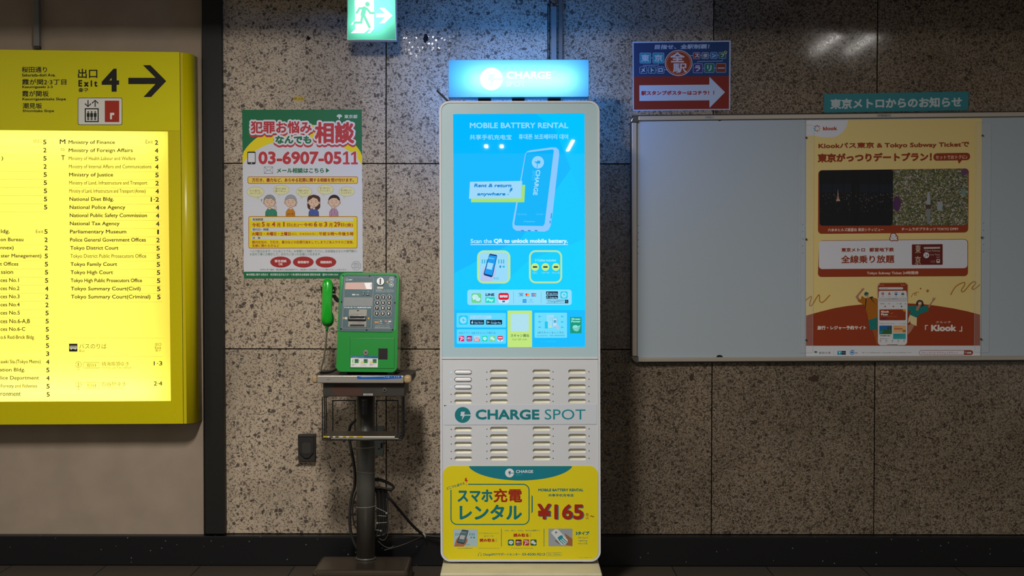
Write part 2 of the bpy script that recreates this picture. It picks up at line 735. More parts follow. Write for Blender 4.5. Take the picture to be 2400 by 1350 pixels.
# plaster wall on the left
PLA = mat('plaster', 'a39280', rough=0.8, spec=0.2, bump=(7, 0.3, 0.35))
pr = WALL.at(476, 700).x
struct(box('wall_left', PLA, -4.2, pr, -0.006, 0.05, zb - 0.01, 2.9))
POST = mat('dark_steel', '15120f', rough=0.55, spec=0.35, bump=(30, 0.2, 0.3))
sp = YP(-0.042)
tp = struct(ext('trim_1', POST, [(471, -190), (516.5, -190), (527, 1252), (480.5, 1252)], sp, -0.05, 0.0, bevel=0.003))
struct(box('baseboard_back', PLINTH, -4.2, 4.6, -0.05, 0.05, 0.0, zb, bevel=0.004))
# floor and ceiling
FL = bpy.data.materials.new('floor_tile')
FL.use_nodes = True
nt = FL.node_tree
br = nt.nodes.new('ShaderNodeTexBrick')
tcn = nt.nodes.new('ShaderNodeTexCoord')
mp = nt.nodes.new('ShaderNodeMapping')
mp.inputs['Rotation'].default_value = (0, 0, 0)
mp.inputs['Location'].default_value = (0.12, 0.05, 0)
nt.links.new(tcn.outputs['Object'], mp.inputs[0])
nt.links.new(mp.outputs[0], br.inputs['Vector'])
br.inputs['Scale'].default_value = 1.0
br.inputs['Brick Width'].default_value = 0.4
br.inputs['Row Height'].default_value = 0.4
br.inputs['Mortar Size'].default_value = 0.003
br.offset = 0.0
br.inputs['Color1'].default_value = lin('3d352a')
br.inputs['Color2'].default_value = lin('372f26')
br.inputs['Mortar'].default_value = lin('15120f')
pb = nt.nodes['Principled BSDF']
nt.links.new(br.outputs['Color'], pb.inputs['Base Color'])
pb.inputs['Roughness'].default_value = 0.55
struct(box('floor', FL, -4.2, 4.6, -14.5, 0.05, -0.1, 0.0))
CEI = mat('ceiling_paint', '8a857c', rough=0.9)
struct(box('ceiling', CEI, -4.2, 4.6, -14.5, 0.05, 2.72, 2.85))
# downstand across the ceiling; its lower edge cuts the tubes' light off the top of the wall
struct(box('ceiling_beam', CEI, -4.2, 4.6, -0.95, -0.75, 2.405, 2.72))

# ------------------------------------------------------------------ cable trunking, above the yellow sign and behind the kiosk
TRK = mat('trunking_plastic', '6a6860', rough=0.5)
t = tag(ext('cable_trunking', TRK, [(80, -190), (92, -190), (97.5, 110), (83.5, 110)], YP(-0.006), 0.0, 0.03, bevel=0.002),
        'slim pale grey cable trunking running down the plaster wall to the yellow sign', 'trunking')
ext('end_cap', mat('dark_plastic', '161514', rough=0.5), [(85, 110), (97, 110), (97, 116), (85, 116)], YP(-0.006), 0.0, 0.025, t)
tag(ext('cable_trunking', TRK, [(1292, 17), (1304, 17), (1304.5, 260), (1292, 260)], WALL, 0.0005, 0.03, bevel=0.002),
    'pale trunking with a cut open top end rising behind the glowing kiosk header', 'trunking')
t = tag(ext('cable_trunking', mat('trunking_beige', '5c4e42', rough=0.55), [(1309.5, -190), (1318, -190), (1318.5, 260), (1309, 260)], WALL, 0.0005, 0.026, bevel=0.002),
        'narrow beige trunking with faint printed letters, right of the pale trunking', 'trunking')
g = Art('lettering', YP(-0.0265), 0.0, t)
g.text('INOVA E3-303', 0, 0, 1, 1, '#6d5f50', 1, q=((1316, 3), (1316, 33), (1311.8, 33), (1311.8, 3)))
g.build()
tube_pts = [WALL.at(1284, 250, 0.006), WALL.at(1284, 30, 0.006), WALL.at(1285, 16, 0.008), WALL.at(1290, 8, 0.012), WALL.at(1296, 10, 0.016), WALL.at(1298.5, 14.5, 0.017)]
tag(tube('cable', mat('black_rubber', '121212', rough=0.5), smooth_path(tube_pts), 0.0022),
    'thin dark cable looping over into the open end of the pale trunking', 'cable')

# ------------------------------------------------------------------ yellow station direction sign
YS = YP(-0.135)
YEL = mat('yellow_enamel', 'c6b800', rough=0.4, spec=0.2, bump=(60, 0.03, 0.08))
sg = thing('direction_sign', 'large yellow exit sign with a lit directory panel on the plaster wall', 'sign', YP(-0.006).at(150, 560))
hole = [(-140, 303.5), (393.5, 308), (400.5, 940), (-140, 942)]
plate('frame', YEL, [(-150, 114), (421, 122), (429.5, 993), (-150, 996)], [hole], YS, -0.128, 0.0, sg)
ext('header_panel', mat('yellow_panel', 'cfc600', rough=0.45, spec=0.2), [(-150, 115), (420.5, 122.5), (422.5, 306.5), (-150, 303)], YS, 0.0, 0.002, sg)
# rounded side trim
prof = [(0.0, 0.0)] + [(1 - 0.30 + 0.30 * math.sin(a), 1 - math.cos(a)) for a in (math.pi / 2 * k / 8 for k in range(9))]
vs2, fs2 = [], []
nn = 10
for (xa, ya), (xb, yb2) in (((422.2, 123), (447, 124.5)), ((430.7, 993), (459, 992))):
    a, b2 = YS.at(xa, ya), YS.at(xb, yb2)
    for k in range(nn):
        g_ = math.pi / 2 * k / (nn - 1)
        u = 0.25 + 0.75 * math.sin(g_)
        if k == 0:
            u = 0.25
        vs2.append(a + (b2 - a) * u + Vector((0, 0.045 * (1 - math.cos(g_)), 0)))
    vs2.append(a.copy())
    vs2.append(b2 + Vector((0, 0.128, 0)))
    vs2.append(a + Vector((0, 0.128, 0)))
M_ = nn + 3
order = [nn] + list(range(nn)) + [nn + 1, nn + 2]
for i in range(M_):
    a, b2 = order[i], order[(i + 1) % M_]
    fs2.append((a, b2, M_ + b2, M_ + a))
fs2 += [tuple(order), tuple(M_ + i for i in reversed(order))]
st_ = fixn(mesh('side_trim', vs2, fs2, mat('yellow_trim', 'c0b000', rough=0.3, spec=0.4), sg))
for p in st_.data.polygons:
    p.use_smooth = len(p.vertices) == 4
    if abs(p.normal.y) > 0.999:
        p.use_smooth = False
ext('seam', mat('black_gap', '0a0a08', rough=0.8), [(420.7, 123), (422.6, 123), (431.2, 993), (429.2, 993)], YS, -0.02, -0.001, sg)
ext('back_board', mat('white_reflector', 'f2f2ee', rough=0.7), [(-146, 300), (398, 303), (405, 946), (-146, 948)], YS, -0.128, -0.124, sg)
lp = mesh('light_panel', [YS.at(x, y, -0.006) for x, y in hole], [(0, 1, 2, 3)], translucent('yellow_acrylic', (0.95, 0.86, 0.17, 1)), sg)
LW = (1.0, 0.95, 0.80)
c_ = YS.at(100, 622, -0.118)
area('sign_backlight', c_, c_ + Vector((0, -1, 0)), 1.02, 1.18, 4.2, LW)
for yy, pw in ((325, 0.7), (922, 1.3)):
    c_ = YS.at(100, yy, -0.1)
    area('sign_tube', c_, c_ + Vector((0, -1, 0)), 0.98, 0.03, pw, LW)
DK = '#2c2a05'
FT = '#6f6a1c'
g = Art('lettering', YS, 0.0022, sg)
K = '#14140c'
for s, a in (('桜田通り', (51.4, 156.4, 110.7, 170.2)), ('Sakurada-dori Ave.', (51.7, 172.5, 130.8, 179.7)), ('霞が関2·3丁目', (52.6, 185.4, 156, 199)),
             ('Kasumigaseki 2-3', (52.6, 200.8, 124, 208.5)), ('霞が関坂', (52.9, 212.6, 114.7, 226.8)), ('Kasumigasekizaka Slope', (52.9, 229, 154.8, 237)),
             ('潮見坂', (53.3, 241.3, 99, 254.8)), ('Shiomizaka Slope', (53.6, 256.7, 127, 264.8)), ('출구', (184.2, 206.2, 207.4, 215.7)))[:8]:
    g.text(s, *a, K, 1, b=0.3)
g.build()
g = Art('exit_lettering', YS, 0.0022, sg)
g.text('출구', 184.2, 206.2, 207.4, 215.7, K, 1, b=0.3)
g.text('出口', 183, 161.2, 228.7, 183.7, K, 1, b=0.5)
g.text('E x i t', 184.2, 187.7, 228.7, 203.4, K, 1, b=0.8, sq=True)
g.text('4', 238.7, 161.2, 279.7, 215.2, K, 1, b=2.0, sq=True)
g.build()
ar = Art('arrow', YS, 0.0022, sg)
ar.poly([(x / 4.21875, y / 4.21875) for x, y in ((1415, 645), (1488, 645), (1645, 803), (1495, 960), (1420, 960), (1538, 832), (1270, 832), (1270, 770), (1540, 770))], K, 1)
ar.build()
pg = Art('elevator_plate', YS, 0.0022, sg)
pg.rr(182.8, 229.2, 287, 293, 4.5, '#15150f', 1).rr(184, 230.4, 285.8, 291.8, 3.6, '#d9d6cc', 2)
pg.rect(199, 253.8, 231.8, 286.3, K, 3).rect(201.6, 256.4, 229.2, 283.8, '#d9d6cc', 4)
for cx in (207.2, 215.2, 223.5):
    pg.ell(cx, 262.6, 1.9, 1.9, K, 5, n=12).rect(cx - 3.3, 265, cx + 3.3, 274, K, 5).rect(cx - 2.2, 273, cx - 0.3, 282, K, 5).rect(cx + 0.3, 273, cx + 2.2, 282, K, 5)
pg.line([(206.7, 234.7), (206.7, 249)], 2.4, K, 3).line([(199.5, 243), (206.7, 250), (213.8, 243)], 2.6, K, 3)
pg.line([(223.3, 250.5), (223.3, 236)], 2.4, K, 3).line([(216, 242.5), (223.3, 235.2), (230.5, 242.5)], 2.6, K, 3)
pg.rect(246, 236, 279.8, 286.2, '#a32a14', 3).text('r', 258.4, 264.3, 268.6, 279.7, '#e3ddd2', 4, b=1.1, sq=True)
pg.build()
# directory lettering on the lit panel
g = Art('directory_lettering', YS, -0.0055, sg)


def row(s, x0, x1, base, cap=9.2, c=DK, b=0.0):
    y1 = base + (2.5 if any(ch in 'gjpqy,()' for ch in s) else 0)
    g.text(s, x0, base - cap, x1, y1, c, 1, b=b)


DIR = (('Ministry of Finance', 268.7, '2'), ('Ministry of Foreign Affairs', 310.3, '4'), ('Ministry of Health,Labour and Welfare', 316.8, '5'),
       ('Ministry of Internal Affairs and Communications', 354, '4'), ('Ministry of Justice', 264.4, '5'), ('Ministry of Land, Infrastructure and Transport', 344.3, '2'),
       ('Ministry of Land, Infrastructure and Transport (Annex)', 340.5, '4'), ('National Diet Bldg.', 265.9, '1·2'), ('National Police Agency', 292.9, '4'),
       ('National Public Safety Commission', 343.8, '4'), ('National Tax Agency', 279.5, '4'), ('Parliamentary Museum', 295.2, '1'),
       ('Police General Government Offices', 341, '2'), ('Tokyo District Court', 276.8, '5'), ('Tokyo District Public Prosecutors Office', 342, '5'),
       ('Tokyo Family Court', 273.7, '5'), ('Tokyo High Court', 264, '5'), ('Tokyo High Public Prosecutors Office', 332.1, '5'),
       ('Tokyo Summary Court(Civil)', 329, '5'), ('Tokyo Summary Court(Criminal)', 352, '5'))
for i, (s, x1, n_) in enumerate(DIR):
    nb = 339.2 + 19.08 * i
    dx = 5.6 * i / 19
    thin = len(s) > 36
    row(s, 159.7 + dx, x1, nb - 1.8, 9.0, FT if thin else DK, 0.12 if thin else 0.28)
    g.text(n_, (361.9 if len(n_) == 1 else 350.5) + dx, nb - 11, 370 + dx, nb, DK, 1, b=0.38) if n_ != '1' else g.text(n_, 364.5 + dx, nb - 11, 368.6 + dx, nb, DK, 1, b=0.38)
    g.rect(158 + dx, nb + 5.4, 374 + dx, nb + 5.9, '#d8cb58', 0)
g.text('M', 139, 326.2, 152.6, 337.2, DK, 1, b=0.3).text('to', 141.5, 346.8, 150.6, 353, FT, 1).text('T', 142.3, 363.7, 151, 374.8, DK, 1, b=0.3)
g.text('Exit', 340.5, 327.7, 357.6, 336, FT, 1).text('出口', 76.8, 326, 96.5, 334.5, FT, 1).text('Exit', 83, 538.5, 100.7, 546.3, FT, 1)
LN = [(0, '5'), (1, '2'), (2, '5'), (3, '2'), (4, '5'), (5, '5'), (6, '5'), (7, '5'), (8, '5')] + \
     list(zip(range(11, 32), '522555' + '5422555553' + '45455'))
for i, ch in LN:
    nb = 338.2 + 19.1 * i
    dx = 8 * i / 31
    g.text(ch, 100 + dx, nb - 11, 107.8 + dx, nb, DK, 1, b=0.38)
    g.rect(-138, nb + 5.4, 110 + dx, nb + 5.9, '#d8cb58', 0)
LT = {2: (')', 2, 6.3), 11: ('ldg.', 1, 22), 12: ('on Bureau', 0, 53.7), 13: ('nnex)', 0, 31), 14: ('ster Manegement)', 1, 96), 15: ('t Offices', -1, 42), 16: ('ssion', 1, 29.7),
      17: ('ces No.1', 0, 43.3), 18: ('ces No.2', 0, 44.5), 19: ('ces No.3', 0, 44.7), 20: ('ces No.4', 0, 45), 21: ('ces No.5', 0, 45.4), 22: ('ces No.6-A,B', 0, 69.3),
      23: ('ces No.6-C', 0, 58.3), 24: ('o.6 Red-Brick Bldg.', 0, 80.3), 27: ('aseki Sta.(Tokyo Metro)', 0, 94.4), 28: ('ation Bldg.', -2, 57.8),
      29: ('lice Department', 0, 90.4), 30: ('Foresty and Fisheries', 1, 86), 31: ('ronment', 0, 47.7)}
for i, (s, x0, x1) in LT.items():
    row(s, x0, x1, 338.2 + 19.1 * i - 1.8, 9.0, DK if i not in (24, 27, 30) else FT, 0.24)
g.text('バスのりば', 184.8, 805.4, 249, 817.5, DK, 1).text('Bus', 184.8, 819, 197, 825.6, FT, 1)
g.text('出口', 362.5, 803.5, 377, 810.6, FT, 1).text('Exit', 362.5, 812, 377, 818, FT, 1).text('출구', 363.5, 818.9, 376, 824.3, FT, 1)
g.rect(160.9, 805.7, 180.5, 824.3, '#1a1a10', 1)
g.rr(162.3, 810.5, 179.4, 818, 1.2, '#e9e6d0', 2)
for k in range(5):
    g.rect(164 + 3 * k, 812, 166 + 3 * k, 814, '#1a1a10', 3)
g.ell(166, 818.3, 1.7, 1.7, '#e9e6d0', 2, n=10).ell(175.5, 818.3, 1.7, 1.7, '#e9e6d0', 2, n=10)
for dy, n_, s1, xx, s2, xx2, e in ((0, '1', '晴海埠頭ゆき', 301, 'for Harumi-futo Wharf', 306.7, '1·3'), (47.3, '2', '四谷駅ゆき', 293.7, 'for Yotsuya Sta.', 288, '2·4')):
    g.loop(ell(182.8, 854.5 + dy, 6.9, n=24), 0.9, FT, 1).line([(180, 865.5 + dy), (186, 865.5 + dy)], 0.8, FT, 1).line([(183, 861.5 + dy), (183, 865.5 + dy)], 0.8, FT, 1)
    g.text(n_, 180.6 if n_ == '2' else 182, 850 + dy, 185 if n_ == '2' else 183.6, 859 + dy, DK, 1)
    g.ring(194.9, 849.7 + dy, 232, 862.6 + dy, 1.5, 0.8, FT, 1).text('都03', 202, 851.6 + dy, 224.7, 860.7 + dy, FT, 1)
    g.text(s1, 238.3, 847.8 + dy, xx, 858.3 + dy, DK, 1).text(s2, 238.3, 859.4 + dy, xx2, 864.8 + dy, FT, 1)
    g.text(e, 359.6, 846.7 + dy, 379.5, 856.8 + dy, DK, 1, b=0.2)
for yy in (792.5, 835.5, 884.5):
    g.rect(158, yy, 380, yy + 0.5, '#d8cb58', 0)
g.build()

# ------------------------------------------------------------------ emergency exit sign
EP = YP(-0.2)
es = thing('exit_sign', 'lit green running figure exit sign with a white arrow, above the telephone', 'exit sign', EP.at(870, 30, -0.1))
EPX = lambda x, y: (780 + x / 12.272, y / 12.272)
fr = [(813, -24), (928, -24), (928.6, 94), (813.6, 94)]
inn = [(814.6, -22.5), (926.6, -22.5), (927.0, 92.2), (815.2, 92.2)]
plate('housing', mat('sign_casing', 'b8c4b8', rough=0.4), fr, [inn], EP, -0.05, 0.001, es)
ext('back_cover', mat('grey_steel', '6a6c68', rough=0.4, metal=0.6), rr(813, -24, 928.4, 94, 1), EP, -0.054, -0.05, es)
ext('wall_bracket', mat('grey_steel'), [(840, -20), (900, -20), (900, 40), (840, 40)], EP, -0.2, -0.053, es)
mesh('face', [EP.at(x, y, -0.002) for x, y in inn], [(0, 1, 2, 3)], translucent('green_acrylic', (0.20, 0.88, 0.62, 1)), es)
c_ = EP.at(864, 62, -0.04)
area('exit_lamp', c_, c_ + Vector((0, -1, 0)), 0.13, 0.05, 0.06, (1, 1, 1))
c_ = EP.at(880, 10, -0.045)
area('exit_lamp', c_, c_ + Vector((0, -1, 0)), 0.17, 0.16, 0.24, (1, 1, 1))
gw, gg = '*ffffff', '*86f6d2'
a1 = Art('door_pictogram', EP, -0.0015, es)
a1.poly([EPX(*p) for p in ((620, -200), (1182, -200), (1188, 825), (1070, 955), (985, 955), (1090, 845), (1030, 845), (900, 955), (515, 955), (640, 835))], gw, 0)
a1.poly([EPX(*p) for p in ((515, 712), (600, 590), (700, 590), (640, 640), (560, 712))], gw, 0)
a1.build()
a1 = Art('figure', EP, -0.0015, es)
a1.ell(*EPX(995, 120), 5.1, 5.4, gg, 2)
for pts, w_ in ((((690, 365), (765, 240), (960, 238)), 62), (((975, 245), (1080, 375), (1200, 375)), 56), (((905, 245), (855, 450)), 125), (((855, 420), (815, 645), (595, 652)), 68),
                (((885, 430), (1065, 800)), 68)):
    a1.line([EPX(*p) for p in pts], w_ / 12.272, gg, 2)
    a1.ell(*EPX(*pts[0]), w_ / 24.5, w_ / 24.5, gg, 2, n=14)
    for p in pts[1:-1]:
        a1.ell(*EPX(*p), w_ / 24.5, w_ / 24.5, gg, 2, n=14)
a1.build()
a1 = Art('arrow', EP, -0.0015, es)
a1.poly([EPX(*p) for p in ((1320, 222), (1485, 222), (1720, 445), (1490, 668), (1330, 668), (1490, 500), (1240, 500), (1240, 378), (1490, 378))], gw, 0)
a1.build()

# ------------------------------------------------------------------ number sticker on the stone
stk = tag(ext('sticker', mat('sticker_yellow', 'b89a08', rough=0.5), [(688, 226.3), (713, 226.6), (713, 236), (688, 236)], WALL, 0.0002, 0.0008),
          'small yellow number sticker above the green and white poster', 'sticker')
g = Art('lettering', WALL, 0.0009, stk)
g.text('駅-A38', 689.5, 228, 711, 234.6, '#221c05', 1)
g.build()

# ------------------------------------------------------------------ consultation poster
cp = thing('poster', 'green, white and yellow consultation poster with a red telephone number', 'poster', WALL.at(709, 455))
q = [(567.5, 257.3), (848, 256.8), (850.6, 652.6), (571.7, 652.6)]
PAPER = mat('paper', 'cfd0d6', rough=0.5, spec=0.35)
ext('sheet', PAPER, q, WALL, 0.0003, 0.0013, cp)
GR, RD, YW = '#0f6b42', '#b9353d', '#e6cf10'


def clampx(pts, ymax):
    lx = lambda y: 567.5 + (571.7 - 567.5) * (y - 257) / 395
    rx_ = lambda y: 848 + 2.6 * (y - 257) / 395
    return [(min(max(x, lx(y)), rx_(y)), min(y, ymax)) for x, y in pts]


g = Art('printed_panels', WALL, 0.0014, cp)
g.poly([(567.5, 257.3), (848, 256.8), (848.8, 405), (569.2, 405)], GR, 0)
g.poly(clampx(ell(708, 400, 150, 109, 60), 405), YW, 1)
g.poly(clampx(ell(708, 412, 146, 88, 60), 406), '#cfd0d6', 2)
g.poly([(571.5, 636.8), (850.5, 636.8), (850.6, 652.6), (571.7, 652.6)], GR, 1)
g.rr(580.5, 413.8, 839, 430.6, 4, '#a33426', 1).rr(581.7, 415, 837.8, 429.4, 3, '#e3c84e', 2)
g.rr(582.5, 506.8, 837.8, 582.3, 4, '#a33426', 1).rr(583.7, 508, 836.6, 581.1, 3, YW, 2)
for y0, y1 in ((511, 518), (534.3, 542), (554, 561)):
    g.rect(589, y0, 829, y1, '#cfd0d6', 3)
for cx in (657.9, 711, 764):
    g.ell(cx, 614.2, 24.3, 13, '#a02a2a', 1, n=40)
g.loop(ell(835, 622.9, 10.6, n=30), 0.6, '#4a4a4a', 1)
g.line([(825, 619.4), (845, 619.4)], 0.5, '#4a4a4a', 1).line([(825, 626.6), (845, 626.6)], 0.5, '#4a4a4a', 1)
for cx, cy in ((598.9, 449.9), (659.7, 445), (713, 449.6), (763.3, 444), (813, 449)):
    rx_ = 20 if cx < 600 else 18.4
    g.loop(ell(cx, cy, rx_, rx_ * 0.6, 36), 0.5, '#8d8a70', 2)
    g.ell(cx, cy, rx_, rx_ * 0.6, '#dcd9a4', 1, n=36)
    sx = 1 if cx < 650 else -1
    g.ell(cx + sx * 6, cy + rx_ * 0.72, 2.4, 1.8, '#dcd9a4', 1, n=14).loop(ell(cx + sx * 6, cy + rx_ * 0.72, 2.4, 1.8, 14), 0.4, '#8d8a70', 2)
    if sx < 0:
        g.ell(cx - 11, cy + rx_ * 0.95, 1.6, 1.2, '#dcd9a4', 1, n=12)
    else:
        g.ell(cx + 11, cy + rx_ * 0.95, 1.6, 1.2, '#dcd9a4', 1, n=12)
# the mobile phone and the envelope
g.rr(579.8, 355.3, 599.2, 385, 2.6, '#141416', 3).rect(581.4, 358.6, 597.6, 380.2, '#d5d5d8', 4).ell(589.5, 382.6, 1.4, 1.4, '#c0c0c4', 4, n=12).rect(586, 356.6, 593, 357.5, '#55555a', 4)
g.loop([(619.5, 391.3), (639.8, 391.3), (639.8, 406.6), (619.5, 406.6)], 0.8, '#2a2a2e', 3)
g.line([(619.5, 391.3), (629.6, 400.6), (639.8, 391.3)], 0.8, '#2a2a2e', 3).line([(619.5, 406.6), (627, 398.6)], 0.7, '#2a2a2e', 3).line([(639.8, 406.6), (632.4, 398.6)], 0.7, '#2a2a2e', 3)
g.poly([(764, 393.7), (772.2, 399.6), (764, 405.4)], GR, 3)
# ginkgo mark
g.poly([(789.4, 274), (789.6, 271), (792, 268.6), (795.5, 267.8), (799, 268.6), (801.6, 271), (801.8, 274), (797.6, 274.6), (796.4, 279.5), (794.8, 279.5), (793.4, 274.6)], '#c9d3cd', 3)
g.build()
g = Art('lettering', WALL, 0.0014, cp)
for dy, b_, c_, L_ in ((4.4, 5.4, RD, 3), (0, 5.0, '#d6d6dc', 7)):
    for s, a in (('犯罪お悩み', (587.5, 283.8, 730.9, 313)), ('相談', (737.6, 285.4, 831, 336.7)), ('なんでも', (645.3, 318, 730, 337))):
        g.text(s, a[0] - b_ + 1, a[1] - b_ + 1 + dy, a[2] + b_ - 1, a[3] + b_ - 1 + dy, c_, L_, b=b_)
for s, a, c_ in (('犯罪お悩み', (587.5, 283.8, 730.9, 313), RD), ('相談', (737.6, 285.4, 831, 336.7), RD), ('なんでも', (645.3, 318, 730, 337), GR)):
    g.text(s, *a, c_, 11, b=1.15 if s != '相談' else 2.0)
g.text('東京都', 807, 268.8, 838, 277.8, '#c9d3cd', 3, b=0.2)
g.text('03-6907-05', 603.8, 353, 802.6, 387.2, '#d6d6dc', 3, b=3.2).text('03-6907-05', 605.6, 354.8, 800.8, 385.4, RD, 6, b=1.6)
for dx in (0, 18.9):
    one = [(804, 360), (811, 354.9), (816, 354.9), (816, 380.8), (820, 380.8), (820, 385.3), (804, 385.3), (804, 380.8), (810.4, 380.8), (810.4, 361.4), (804, 365)]
    g.poly([(x + dx, y) for x, y in one], RD, 6).loop([(x + dx, y) for x, y in one], 3.2, '#d6d6dc', 4)
g.text('メール相談はこちら', 648.6, 393.4, 759.4, 405.8, GR, 3, b=0.55)
g.text('万引き、暴力など、あらゆる犯罪に関する相談を受け付けます。', 590.7, 417.4, 829.4, 426.6, '#9c3226', 4, b=0.35)
for (cx, cy), s1, s2 in (((598.9, 449.9), 'すぐに暴力を', 'ふるってしまう'), ((659.7, 445), '誰かに話を', '聞いてほしい…'), ((713, 449.6), '何度も万引き', 'してしまう…'),
                         ((763.3, 444), '深く考えずに', 'やってしまう…'), ((813, 449), '誰に相談したら', 'いいんだろう…')):
    g.text(s1, cx - 14, cy - 5, cx + 11, cy - 0.6, '#55523c', 3).text(s2, cx - 14, cy + 0.8, cx + 14, cy + 5.2, '#55523c', 3)
g.text('実施期間', 592, 511.5, 616.7, 517.3, '#2a2a2a', 4, b=0.15).text('受付日・時間', 592, 535, 629.5, 541, '#2a2a2a', 4, b=0.15).text('対　象', 592, 554.8, 610.5, 560.4, '#2a2a2a', 4, b=0.15)
CR = '#a8321c'
for s, x0, x1, big in (('令和', 590.5, 610, 0), ('5', 613.8, 620.6, 1), ('年', 624.5, 633.5, 0), ('4', 637, 645.5, 1), ('月', 649, 657, 0), ('1', 664, 667, 1), ('日(土)～令和', 673, 732.5, 0),
                       ('6', 735.8, 743.5, 1), ('年', 747, 756.5, 0), ('3', 760, 767, 1), ('月', 771, 779, 0), ('29', 783, 797.5, 1), ('日(金)', 799, 827.3, 0)):
    g.text(s, x0, 520 if big else 522.5, x1, 531.3 if big else 532.2, CR, 4, b=0.45 if big else 0.25)
g.text('火曜日・木曜日・土曜日', 590.5, 543.7, 681.2, 552.4, CR, 4, b=0.3).text('(祝日、年末年始を除く)', 682.4, 545.2, 744.7, 552.4, CR, 4).text('午前９時～午後５時', 747.7, 543.7, 828.8, 552.4, CR, 4, b=0.3)
g.text('都内在住の、万引き、暴力などの犯罪行為をしてしまうご本人やそのご家族、', 590.9, 564, 829, 571.2, CR, 4, b=0.15).text('支援に携わる方など', 590.9, 572.4, 654.9, 579.4, CR, 4, b=0.15)
g.text('一人で抱え込まず、どんなことでも、お気軽にご相談ください。社会福祉士などの専門職が、', 585, 585.4, 837.6, 591.6, '#1c6b48', 3)
g.text('お話を丁寧にお聴きして、あなたに合った支援につなぎます。', 585.6, 592.8, 752.7, 599, '#1c6b48', 3)
PW_ = '#e0c8c4'
g.text('匿名相談', 644.2, 608.5, 671.8, 615, PW_, 3, b=0.38).text('OK', 652.6, 616, 663.2, 622, PW_, 3, b=0.38).text('秘密厳守', 697.6, 611, 724.6, 617.8, PW_, 3, b=0.38).text('相談無料', 750.5, 611, 778, 617.8, PW_, 3, b=0.38)
g.text('※利用に伴う電話・通信費用は相談者負担です。相談員から来所相談についてご案内することがあります。', 609.6, 630, 813, 634.2, '#6a6a6e', 3)
g.text('●本事業に関する問合せ', 577.6, 640.7, 629, 646.2, '#c9d3cd', 3, b=0.12).text('東京都生活文化スポーツ局 都民安全推進部 都民安全課', 633.6, 640.7, 750.9, 646.2, '#c9d3cd', 3, b=0.12).text('☎03-5388-2265', 755.3, 640.7, 792.7, 646.2, '#c9d3cd', 3, b=0.12)
g.text('掲出許可', 829.5, 615.6, 840.5, 618.6, '#4a4a4a', 3).text('24.3.29', 829.5, 621.5, 842, 624.6, '#4a4a4a', 3).text('東京メトロ', 829.5, 627.6, 840.5, 630.2, '#4a4a4a', 3)
g.build()
SKN, OUT = '#d8b79f', '#3a332e'
